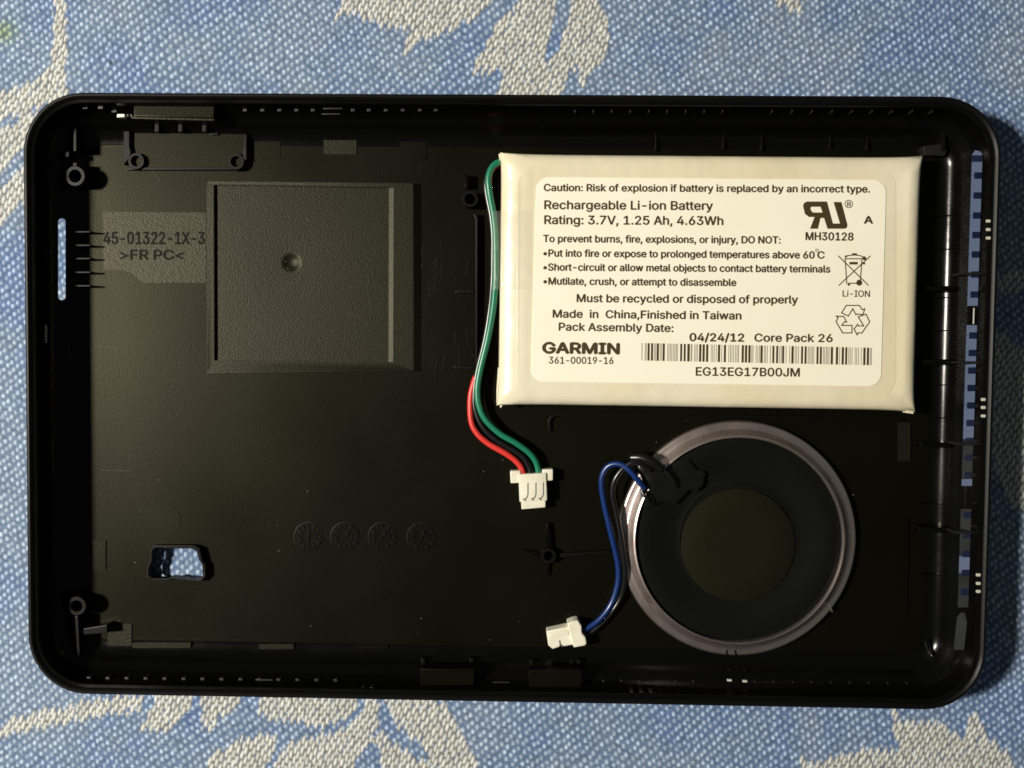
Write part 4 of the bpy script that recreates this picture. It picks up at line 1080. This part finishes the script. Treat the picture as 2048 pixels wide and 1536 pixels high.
for x, y, dx, dy in ((305, 340, 14, 22), (190, 692, 45, 4), (204, 940, 60, 2), (1560, 925, 30, -38), (1555, 1325, 22, 34)):
    stroke_bm([[(x, y), (x + dx, y + dy)]], 1.0, 1.507, bm)
o = flat_part('scratches', bm, cover, 'plastic_patch')
o['kind'] = 'stuff'

# ================================================================== BATTERY
Z_B = 6.3
batt = root('battery', U(1420, 565, 1.55))
tag(batt, 'cream flat battery pack with printed label and red, black and green wires', 'battery')

def pouch():
    cor = [(1000, 306), (1842, 313), (1827, 824), (993, 811)]
    C = [U(x, y, 4.6) for x, y in cor]
    def outline(inset, z, bow, flare):
        pts = []
        n = 24
        for k in range(4):
            a_, b_ = C[k], C[(k + 1) % 4]
            t_ = (b_ - a_).normalized()
            nrm = Vector((-t_.y, t_.x, 0))            # outward for this order is reversed below
            cen = (C[0] + C[1] + C[2] + C[3]) / 4
            if nrm.dot(cen - a_) < 0:
                nrm = -nrm
            for i in range(n):
                t = i / n
                p = a_.lerp(b_, t)
                e = min(t, 1 - t)
                bowd = bow * (1 - math.exp(-e * 22))
                p = p + nrm * bowd
                pts.append([p, k, t])
        out = []
        for p, k, t in pts:
            cen = (C[0] + C[1] + C[2] + C[3]) / 4
            v = p - cen
            # shrink towards the centre by a fixed distance on each axis
            sx = (abs(v.x) - inset) / max(abs(v.x), 1e-6) if abs(v.x) > 25 else 1
            q = Vector((v.x * (1 - inset * (1.9 if v.x < 0 else 1) / 31.0), v.y * (1 - inset / 19.0), 0))
            e = min(t, 1 - t)
            zz = z + (flare * math.exp(-e * 30) if flare else 0)
            out.append((cen.x + q.x, cen.y + q.y, zz))
        return out
    bm = bmesh.new()
    L = [outline(0.9, 1.6, .25, 0), outline(.35, 2.0, .25, 0), outline(0.1, 3.2, .25, 0), outline(0.0, 4.6, .25, .15), outline(0.12, 5.2, .22, .2),
         outline(0.4, 5.7, .2, .1), outline(0.85, 6.0, .15, 0), outline(1.3, 6.17, .12, 0), outline(1.8, 6.27, .1, 0), outline(2.4, 6.3, 0, 0), outline(2.75, 6.22, 0, 0), outline(9.0, 6.22, 0, 0)]
    R_ = [[bm.verts.new(p) for p in l] for l in L]
    n = len(R_[0])
    for a_, b_ in zip(R_, R_[1:]):
        for i in range(n):
            bm.faces.new((a_[i], a_[(i + 1) % n], b_[(i + 1) % n], b_[i]))
    bm.faces.new(R_[0][::-1]); bm.faces.new(R_[-1])
    return from_bm('pouch', bm, batt, 'pouch', sharp=60)
pouch()
# folded end flap, lower left and its corner, seen bluish
bm = bmesh.new()
q = [U(996, 735, 4.9), U(1003, 742, 5.5), U(1009, 790, 5.5), U(1012, 800, 5.2), U(1001, 816, 4.6), U(998, 808, 4.2), U(993, 807, 3.8), U(993, 780, 4.0)]
vs = [bm.verts.new(p) for p in q]
lo = [bm.verts.new((p.x + .2, p.y, p.z - .4)) for p in q]
bm.faces.new(vs); bm.faces.new(lo[::-1])
for k in range(8):
    bm.faces.new((lo[k], lo[(k + 1) % 8], vs[(k + 1) % 8], vs[k]))
from_bm('pouch_flap', bm, batt, 'pouch')
for (x, y), s in (((1003, 313), (-1, -1)), ((1838, 318), (1, -1)), ((1822, 822), (1, 1))):
    part('pouch_tip', [[(x + 4 * s[0], y + 8 * -s[1] * -1 * -1), (x + 6 * s[0], y + 6 * s[1]), (x - 10 * s[0], y + 4 * s[1]), (x - 4 * s[0], y - 8 * s[1])]], 4.0, 5.3, batt, 'pouch', 0.12)

# inner layer of the wrap shows through as a faint step
part('inner_wrap', [rrect(1034, 338, 1792, 792, 34)], 6.1, 6.25, batt, 'pouch', 0.03)
# printed label, slightly proud of the film
lab = [(1073, 354), (1773, 360), (1762, 773), (1062, 763)]
def label_outline(r=26, n=7):
    P = [Vector((x, y)) for x, y in lab]
    out = []
    for k in range(4):
        p = P[k]; a_ = (P[k - 1] - p).normalized(); b_ = (P[(k + 1) % 4] - p).normalized()
        c = p + (a_ + b_) * r
        s, e = p + a_ * r, p + b_ * r
        a0 = math.atan2((s - c).y, (s - c).x); a1 = math.atan2((e - c).y, (e - c).x)
        d = (a1 - a0 + math.pi) % (2 * math.pi) - math.pi
        for i in range(n + 1):
            a = a0 + d * i / n
            out.append((c.x + r * math.cos(a), c.y + r * math.sin(a)))
    return out
label = part('label', [label_outline()], 6.1, 6.34, batt, 'label', 0.04)
ZL = 6.352
LINES = [
 ("Caution: Risk of explosion if battery is replaced by an incorrect type.", 1087, 382, 1741, 385, 14.0, 0.9),
 ("Rechargeable Li-ion Battery", 1087, 418, 1426, 420, 17.0, 0.9),
 ("Rating: 3.7V, 1.25 Ah, 4.63Wh", 1087, 448, 1448, 450, 17.0, 0.9),
 ("To prevent burns, fire, explosions, or injury, DO NOT:", 1086, 484, 1562, 487, 14.0, 0.9),
 ("\u2022Put into fire or expose to prolonged temperatures above 60", 1085, 513, 1630, 517, 14.0, 0.9),
 ("C", 1634, 517, 1650, 517, 14.0, 0.9),
 ("\u2022Short-circuit or allow metal objects to contact battery terminals", 1085, 541, 1661, 545, 14.0, 0.9),
 ("\u2022Mutilate, crush, or attempt to disassemble", 1085, 569, 1473, 572, 14.0, 0.9),
 ("Must be recycled or disposed of properly", 1152, 604, 1596, 607, 15.5, 0.9),
 ("Made  in  China,Finished in Taiwan", 1104, 635, 1484, 639, 15.5, 0.9),
 ("Pack Assembly Date:", 1116, 661, 1348, 664, 15.5, 0.9),
 ("04/24/12", 1378, 682, 1490, 683, 15.5, 1.1),
 ("Core Pack 26", 1508, 683, 1667, 684, 15.5, 0.9),
 ("361-00019-16", 1097, 727, 1228, 728, 13.5, 0.55),
 ("EG13EG17B00JM", 1390, 751, 1601, 753, 16.5, 0.8),
 ("A", 1728, 447, 1746, 447, 14.5, 1.2),
 ("MH30128", 1610, 480, 1708, 481, 15.5, 0.9),
 ("Li-ION", 1684, 593, 1741, 594, 12.5, 0.4),
]
for s, x0, y0, x1, y1, cap, bold in LINES:
    flat_part('text_line', text_bm(s, x0, y0, x1, y1, cap, ZL, bold), label)
flat_part('text_line', text_bm("GARMIN", 1084, 706, 1241, 708, 21.0, ZL, 2.2), label)
flat_part('text_line', stroke_bm([disc(1634, 501, 2.8, 12) + [disc(1634, 501, 2.8, 12)[0]]], 1.3, ZL), label)
# mark of a safety laboratory
bm = flat_bm([[(1606,412),(1608,406),(1614,403),(1654,403),(1666,447),(1680,447),(1667,404),(1683,404),(1695,450),(1694,455),(1690,457.5),(1655,457.5),(1648,436),(1641,436),(1636,457.5),(1620,457.5),(1629,434),(1618,434),(1610,428)],
              [(1621,416),(1622,421),(1626,425),(1645,425),(1641,413.5),(1623,413.5)]], ZL)
ringp = disc(1697.5, 408, 7.4, 24)
stroke_bm([ringp + [ringp[0]]], 1.6, ZL, bm)
text_bm("R", 1693.6, 412.6, 1702, 412.6, 8.5, ZL, 0.5, bm)
flat_part('approval_mark', bm, label)
# crossed-out bin
bm = stroke_bm([[(1677, 512), (1736.5, 570.5)], [(1740.5, 512), (1678, 570.5)], [(1689.5, 517.5), (1730, 517.5)], [(1690, 513), (1697, 511), (1708, 510), (1719, 511), (1727, 514)],
                [(1690.5, 519.5), (1693.5, 567)], [(1723.8, 519.5), (1720.6, 563)], [(1697, 566.5), (1714, 566.5)]], 2.1, ZL)
for c in ((1718.5, 565.4, 6.0), (1697.5, 569, 2.6), (1728.5, 516.5, 3.9), (1692, 513, 2.4), (1728, 527, 2.4)):
    flat_bm([disc(*c)], ZL + .006, bm)
flat_bm([rect(1704, 506.5, 1714, 510.5)], ZL + .006, bm)
flat_bm([rect(1698.8, 523.8, 1715.5, 529)], ZL + .006, bm)
flat_part('bin_symbol', bm, label)
cv = lambda L: [(1580 + x / 4.8, 380 + y / 4.8) for x, y in L]
bm = stroke_bm([cv([(495,1180),(540,1108),(665,1108),(695,1150),(718,1140),(700,1196),(640,1192),(632,1196),(603,1140),(560,1210),(495,1180)]),
                cv([(655,1218),(730,1192),(765,1265),(690,1372),(652,1372),(645,1392),(615,1335),(650,1288),(655,1305),(708,1305),(655,1218)]),
                cv([(443,1210),(515,1215),(545,1268),(522,1266),(495,1300),(595,1300),(595,1372),(505,1372),(442,1262),(462,1226),(443,1210)])], 2.2, ZL)
flat_part('recycling_symbol', bm, label)
# barcode
BARS = [(93,98),(118,122),(127,131),(139,156),(166,183),(192,196),(201,205),(211,229),(237,241),(248,252),(258,275),(295,299),(306,310),(317,321),(328,332),(340,344),(352,357),(364,368),(373,377),(396,412),(424,440),(452,472),(480,484),(487,491),(508,512),(519,523),(530,534),(545,563),(572,590),(600,618),(638,642),(650,654),(662,666),(678,682),(693,711),(722,726),(740,757),(777,781),(790,794),(802,806),(815,819),(830,834),(842,846),(853,858),(880,898),(906,924),(933,951),(958,962),(968,972),(992,996),(1005,1009),(1018,1022),(1028,1046),(1056,1060),(1067,1071),(1080,1084),(1105,1109),(1122,1138),(1152,1168),(1178,1182),(1190,1194),(1199,1215),(1228,1232),(1256,1260),(1272,1290),(1300,1304),(1312,1316),(1326,1330),(1348,1364),(1376,1392),(1402,1406),(1413,1417),(1425,1429),(1436,1440),(1447,1451),(1470,1486),(1496,1512),(1522,1526),(1533,1537),(1545,1549),(1556,1560),(1567,1571),(1582,1600),(1622,1640),(1650,1654),(1668,1686),(1696,1712),(1722,1726),(1734,1738),(1748,1752),(1772,1776),(1784,1788),(1798,1802),(1820,1824),(1838,1856),(1866,1884),(1892,1896),(1901,1905)]
bm = bmesh.new()
for a_, b_ in BARS:
    xa, xb = 1260 + a_ / 3.938, 1260 + b_ / 3.938
    t = (xa - 1283) / 461
    y0, y1 = 686 + 9.5 * t, 721 + 9.5 * t
    bm.faces.new([bm.verts.new(U(x, y, ZL)) for x, y in ((xa, y0), (xb, y0), (xb - .6, y1), (xa - .6, y1))])
flat_part('barcode', bm, label)

# clear tape over the wires and the pouch edge
bm = bmesh.new()
cols = [(981, 3.0), (983, 4.6), (987, 5.5), (992, 5.8), (998, 5.62), (1004, 5.85), (1012, 6.16), (1024, 6.34), (1040, 6.34), (1064, 6.30)]
rows = [422, 440, 470, 500, 530, 560, 579]
g = [[bm.verts.new(U(x + (1.5 * math.sin(y * .07) if x < 1000 else 0), y, z)) for x, z in cols] for y in rows]
for i in range(len(rows) - 1):
    for j in range(len(cols) - 1):
        bm.faces.new((g[i][j], g[i][j + 1], g[i + 1][j + 1], g[i + 1][j]))
bmesh.ops.solidify(bm, geom=bm.faces[:], thickness=0.03)
from_bm('clear_tape', bm, batt, 'tape', sharp=70)
# thin clear film edge across the top of the pack
# wires
WR = 0.47
tube('wire', [(1004, 324, 4.2), (994, 326, 4.4), (983, 337, 4.5), (977, 358, 4.5), (980, 390, 4.5), (987, 428, 4.7), (991, 470, 4.8), (992, 520, 4.8), (991, 565, 4.7), (986, 620, 4.2), (975, 680, 3.6), (960, 742, 3.3), (954.5, 782, 3.2), (959, 815, 3.2), (973, 842, 3.2), (1001, 868, 3.2), (1032, 886, 3.2), (1059, 906, 3.0), (1073, 926, 2.8), (1078, 950, 2.7)], WR, batt, 'green', label='green wire')
tube('wire', [(1004, 328, 3.4), (992, 329, 3.6), (979, 342, 3.8), (972, 365, 3.9), (975, 395, 3.9), (982, 430, 3.9), (986, 470, 3.8), (986, 520, 3.6), (985, 565, 3.5), (980, 620, 3.1), (970, 680, 2.8), (955, 742, 2.4), (949, 785, 2.3), (951, 820, 2.3), (965, 853, 2.4), (987, 876, 2.5), (1012, 892, 2.6), (1041, 910, 2.7), (1056, 929, 2.7), (1063, 950, 2.7)], WR, batt, 'black', label='black wire')
tube('wire', [(1004, 328, 2.3), (990, 333, 2.4), (979, 350, 2.4), (979, 390, 2.4), (986, 430, 2.4), (990, 470, 2.4), (990, 560, 2.4), (985, 620, 2.3), (973, 685, 2.3), (957, 740, 2.3), (947, 768, 2.3), (941, 798, 2.3), (942.5, 841, 2.3), (954, 866, 2.4), (977, 887, 2.5), (1010, 906, 2.7), (1031, 921, 2.7), (1043, 936, 2.7), (1047, 952, 2.7)], WR, batt, 'red', label='red wire')

# three way plug
bm = bmesh.new()
bm_prism([[(1037, 949), (1092, 946), (1094, 1001), (1039, 1004)]], 1.7, 3.7, 3.7, 0.12, bm)
plug = from_bm('plug', bm, batt, 'connector')
part('plug_ear', [[(1020, 942), (1041, 941), (1042, 966), (1021, 967)]], 1.9, 3.4, plug, 'connector', 0.2)
part('plug_ear', [[(1084, 939), (1106, 938), (1106, 961), (1085, 963)]], 1.9, 3.4, plug, 'connector', 0.2)
part('plug_foot', [[(1042, 999), (1091, 996), (1091, 1015), (1043, 1019)]], 1.7, 3.3, plug, 'connector', 0.15)
part('plug_foot', [[(1091, 975), (1095, 975), (1095, 998), (1092, 999)]], 1.9, 3.2, plug, 'connector', 0.08)
for x in (1056, 1072, 1087):
    k = (x - 1056) * .05
    bm = stroke_bm([[(x, 967 - k), (x, 989 - k), (x - 2, 995 - k), (x - 7, 999 - k)], [(x - 9, 998 - k), (x - 4, 1001 - k)]], 2.4, 3.703)
    flat_part('contact_slot', bm, plug, 'contact')

# ================================================================== SPEAKER
Z_S = 3.6
cS = U(1475, 1079, Z_S)
spk = root('speaker', (cS.x, cS.y, 1.52))
tag(spk, 'round black speaker with a rose grey metal ring and blue wire, beneath the battery', 'speaker')
k = 1 / PXMM(Z_S)
cF = U(1474.5, 1078, 2.7)
kf = 1 / PXMM(2.7)
bm = bm_lathe([(r_ * kf, z_) for r_, z_ in ((236.5, 1.55), (238, 2.1), (237.2, 2.45), (235, 2.66), (232, 2.72), (223, 2.74), (220.5, 2.84), (211, 3.78), (207.5, 4.0), (206, 4.02), (204.8, 3.92), (204.2, 3.3), (203.8, 1.55))], cF.x, cF.y, 160)
from_bm('metal_ring', bm, spk, 'frame', sharp=50)
cC = U(1479, 1083, Z_S - .6)
bm = bm_lathe([(205 * k, 3.34), (200 * k, 3.42), (188 * k, 3.46), (172 * k, 3.36), (150 * k, 3.08), (130 * k, 2.86), (118 * k, 2.80), (113 * k, 2.86), (112 * k, 2.70), (0, 2.70)], cS.x, cS.y, 128, close=False)
from_bm('cone', bm, spk, 'cone', sharp=50)
cD = U(1476, 1090, 3.0)
bm = bm_lathe([(114 * k, 2.6), (114 * k, 2.98), (112.5 * k, 3.06), (60 * k, 3.065), (0, 3.065)], cD.x, cD.y, 96, close=False)
from_bm('dust_cap', bm, spk, 'cap', sharp=50)
# little ticks on the ring
for x0, y0, x1, y1 in ((1656, 1206, 1665, 1224), (1452, 1300, 1455, 1312), (1469, 1301, 1473, 1312)):
    part('ring_tick', [[(x0, y0), (x0 + 3, y0), (x1 + 1, y1), (x1 - 2, y1)]], 2.5, 2.79, spk, 'plastic_gloss' if y0 > 1250 else 'frame', 0.0)
# black glue over the joints
def blob(name, pts, z0, material, seed, parent):
    r_ = random.Random(seed)
    bm = bmesh.new()
    for (x, y, rad, zt) in pts:
        c = U(x, y, z0)
        s = 1 / PXMM(z0)
        b2 = bmesh.ops.create_icosphere(bm, subdivisions=3, radius=1.0)
        for v in b2['verts']:
            w = 1 + 0.12 * math.sin(v.co.x * 5 + seed) * math.cos(v.co.y * 4 + r_.random() * .2)
            v.co = Vector((c.x + v.co.x * rad * s * w, c.y + v.co.y * rad * s * .85 * w, z0 + max(v.co.z, -.3) * zt * .62 * w))
    me = bpy.data.meshes.new(name)
    for v in bm.verts:
        v.co = v.co * MM - base_of(parent)
    bm.to_mesh(me); bm.free()
    o = link_mesh(name, me, parent, material)
    rm = o.modifiers.new('melt', 'REMESH'); rm.mode = 'VOXEL'; rm.voxel_size = 0.00024
    sm = o.modifiers.new('soft', 'SMOOTH'); sm.factor = .7; sm.iterations = 45
    dg = bpy.context.evaluated_depsgraph_get(); dg.update()
    res = bpy.data.meshes.new_from_object(o.evaluated_get(dg))
    o.modifiers.clear(); o.data = res; res.shade_smooth()
    if not res.materials:
        res.materials.append(M[material])
    return o
blob('glue_blob', [(1292, 935, 26, .9), (1310, 958, 34, 1.0), (1303, 990, 32, .7), (1290, 1008, 20, .45), (1335, 950, 36, .8), (1362, 950, 34, .6), (1368, 930, 24, .6), (1385, 965, 28, .35), (1340, 985, 34, .55), (1400, 948, 18, .3)], 3.6, 'glue', 3, spk)
tube('lead_wire', [(1318, 938, 4.6), (1334, 946, 4.9), (1346, 962, 4.7), (1352, 976, 4.0)], 0.32, spk, 'black', k=6)
tube('lead_wire', [(1283, 981, 4.6), (1291, 994, 4.9), (1300, 1006, 4.6), (1306, 1004, 4.2), (1300, 990, 4.2)], 0.26, spk, 'black', k=6)
tube('wire', [(1288, 975, 4.5), (1277, 962, 4.9), (1262, 944, 4.9), (1246, 931, 4.6), (1228, 928, 4.2), (1212, 937, 3.8), (1203, 961, 3.5), (1207, 1000, 3.3), (1218, 1050, 3.2), (1229, 1095, 3.0), (1236, 1130, 2.9), (1236, 1165, 2.8), (1223, 1207, 2.6), (1198, 1240, 2.6), (1170, 1259, 2.6), (1156, 1263, 2.6)], 0.45, spk, 'blue', label='blue wire')
tube('wire', [(1300, 940, 4.4), (1275, 925, 4.8), (1252, 932, 4.6), (1231, 957, 4.3), (1225, 986, 4.0), (1232, 1025, 3.8), (1240, 1064, 3.7), (1247, 1113, 3.5), (1250, 1143, 3.2), (1247, 1175, 2.7), (1237, 1204, 2.3), (1210, 1240, 2.1), (1180, 1266, 2.1), (1158, 1275, 2.2)], 0.42, spk, 'black', label='black wire')
tube('wire_sleeve', [(1264, 915, 4.4), (1286, 916, 5.0), (1306, 925, 5.2), (1322, 938, 4.9)], 0.75, spk, 'glue', k=6)
plug2 = part('plug', [[(1092.5, 1262.5), (1134, 1253.5), (1146, 1254), (1150, 1289), (1127, 1293), (1121, 1289), (1119, 1294), (1105, 1298.5), (1096.5, 1291)]], 1.6, 3.5, spk, 'connector', 0.18)
part('plug_collar', [[(1134, 1247.5), (1144, 1243), (1155.5, 1240.5), (1163, 1252.5), (1163.5, 1266), (1171, 1275), (1173.5, 1287), (1170, 1291.5), (1147, 1295.5), (1143, 1280)]], 1.6, 3.9, plug2, 'connector', 0.2)
part('plug_ridge', [[(1098, 1268), (1136, 1261), (1138, 1270), (1100, 1277)]], 3.3, 3.62, plug2, 'connector', 0.1)
flat_part('contact_slot', stroke_bm([[(1119.5, 1282), (1121, 1290), (1125, 1292)]], 3.2, 3.505), plug2, 'contact')
